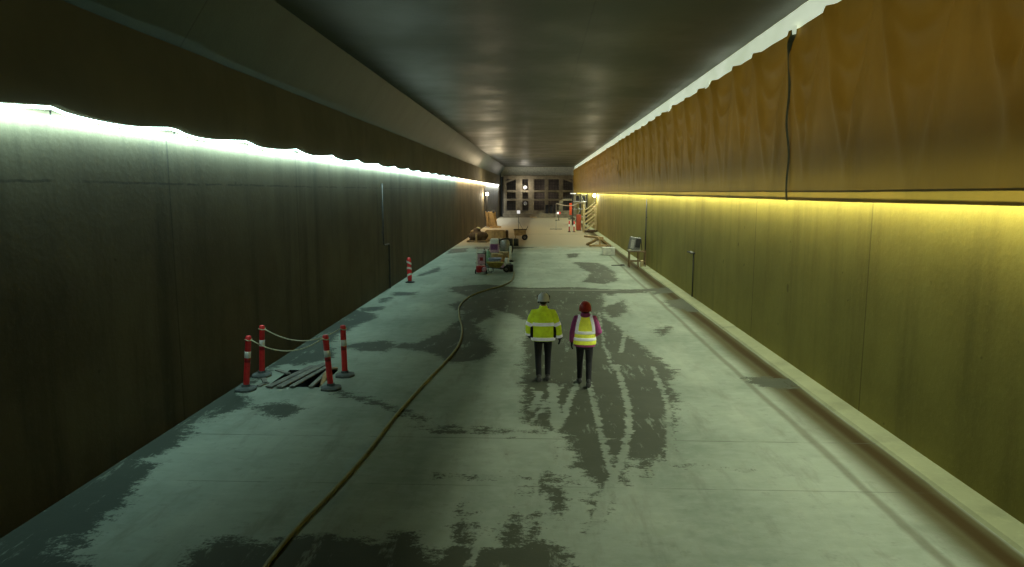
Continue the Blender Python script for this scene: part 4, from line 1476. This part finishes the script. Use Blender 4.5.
t = thing('bulkhead', 'dusty grey steel bulkhead frame with dark openings closing the tunnel', 'bulkhead', (0, YB, 0))
us = [(503.5, 506.6), (515.8, 522.3), (528.2, 534.1), (544.7, 548.2), (558.9, 563.0), (572.6, 577.0)]
ztop, zbase = ez(176.5), .0
for u0, u1 in us:
    x0, x1 = ex(u0), ex(u1)
    MB().box(((x0 + x1) / 2, 0, ztop / 2), (x1 - x0, .45, ztop)).build('post', M['frame_grey'], t, bevel=.03)
for v0, v1 in ((175.3, 179.2), (190, 192.3), (198.8, 200.8), (210.5, 215.3)):
    z0, z1 = ez(v1), ez(v0)
    MB().box(((ex(503.5) + ex(577)) / 2, -.06, (z0 + z1) / 2), (ex(577) - ex(503.5), .36, z1 - z0)).build('rail', M['frame_grey'], t, bevel=.03)
z0 = ez(210.8)
MB().box(((ex(503) + ex(577)) / 2, -.3, .30), (ex(577) - ex(503), .9, .60)).build('sill_beam', M['frame_grey'], t, bevel=.03)
for sx, u in ((1, 506.6), (-1, 572.6)):
    x_ = ex(u)
    MB().bar((x_, -.08, ez(182)), (x_ + sx * 1.45, -.08, ez(178.2)), .45, .3).build('corner_brace', M['frame_grey'], t)
cols = list(zip([a[1] for a in us[:-1]], [a[0] for a in us[1:]]))
for k, (u0, u1) in enumerate(cols):
    w_ = ex(u1) - ex(u0)
    g = MB()
    for zc in np.arange(.9, ztop - .3, .42):
        g.box(((ex(u0) + ex(u1)) / 2, .5, float(zc)), (w_, .04, .05))
    for xx in np.linspace(ex(u0) + .2, ex(u1) - .2, 4):
        g.box((float(xx), .5, ztop / 2), (.05, .04, ztop))
    g.build('mesh_grid', M['steel_d'], t)
t2 = struct(MB().box((0, YB + .3, (ztop + ZC) / 2 + .05), (XR - XL, .3, ZC - ztop + .1)).build('wall_end_header', M['concrete_l']))
for (v, mk, lb) in ((187.4, 'lamp_dim', 'bright round lamp in upper bulkhead opening'), (203.5, 'lamp_faint', 'faint round lamp in lower bulkhead opening')):
    c = aty(525.3, v, YB - .6)
    q = thing('round_lamp', lb, 'lamp', c, group='round lamps on the bulkhead')
    MB().lathe([(.27, -.05), (.30, 0), (.30, .08), (.1, .14)], (0, 0, 0), 18, rot=Euler((-PI / 2, 0, 0))).build('housing', M['steel'], q)
    MB().lathe([(.21, .0), (.17, .05), (.05, .07)], (0, -.05, 0), 18, rot=Euler((PI / 2, 0, 0))).build('lens', M[mk], q, True)
    MB().box((0, .24, 0), (.9, .2, .1)).build('bracket', M['steel_d'], q)
for u, w_, lb in ((547.0, .36, 'dark locker on bulkhead sill, leftmost of three'), (551.2, .29, 'dark locker on bulkhead sill, middle of three'), (554.9, .17, 'dark locker on bulkhead sill, rightmost and slimmest')):
    c = aty(u, 209, YB - .5)
    q = thing('dark_locker', lb, 'locker', (c.x, YB - .46, .605), group='dark lockers on the bulkhead sill')
    MB().box((0, 0, .66), (w_ * 1.35, .35, 1.32)).build('carcass', M['black'], q, bevel=.03)
    d_ = MB().box((0, -.185, .66), (w_ * 1.1, .03, 1.2)).build('door', M['black'], q)
    MB().box((w_ * .4, -.21, .7), (.04, .03, .16)).build('handle', M['steel_d'], d_)
o = MB().box((-.9, YB - 1.6, .07), (1.1, .3, .14)).build('timber_baulk', M['wood_tan'], None, bevel=.02)
tag(o, 'pale timber lying at foot of the bulkhead', 'timber')

# lights at the floodlights and round lamp, then two added fills
point('floodlight_lamp', (hx + .15, Yl - .6, 3.6), (1.0, .84, .55), 260, .15)
point('floodlight_lamp', (XR - .45, 69.5, 3.5), (1.0, .9, .6), 170, .15)
point('bulkhead_lamp_and_fill', (-2.3, YB - 1.2, 4.7), (1.0, .92, .78), 130, .2)
point('bulkhead_lamp_and_fill', (.5, YB + 1.9, 3.6), (1.0, .85, .75), 45, .2)  # added unseen fill behind the frame, brightens the dark openings
point('ceiling_glint_fill', (-4.3, 72, 5.6), (1.0, .80, .48), 160, .3)  # added light with no fitting, gives the ceiling its warm glints
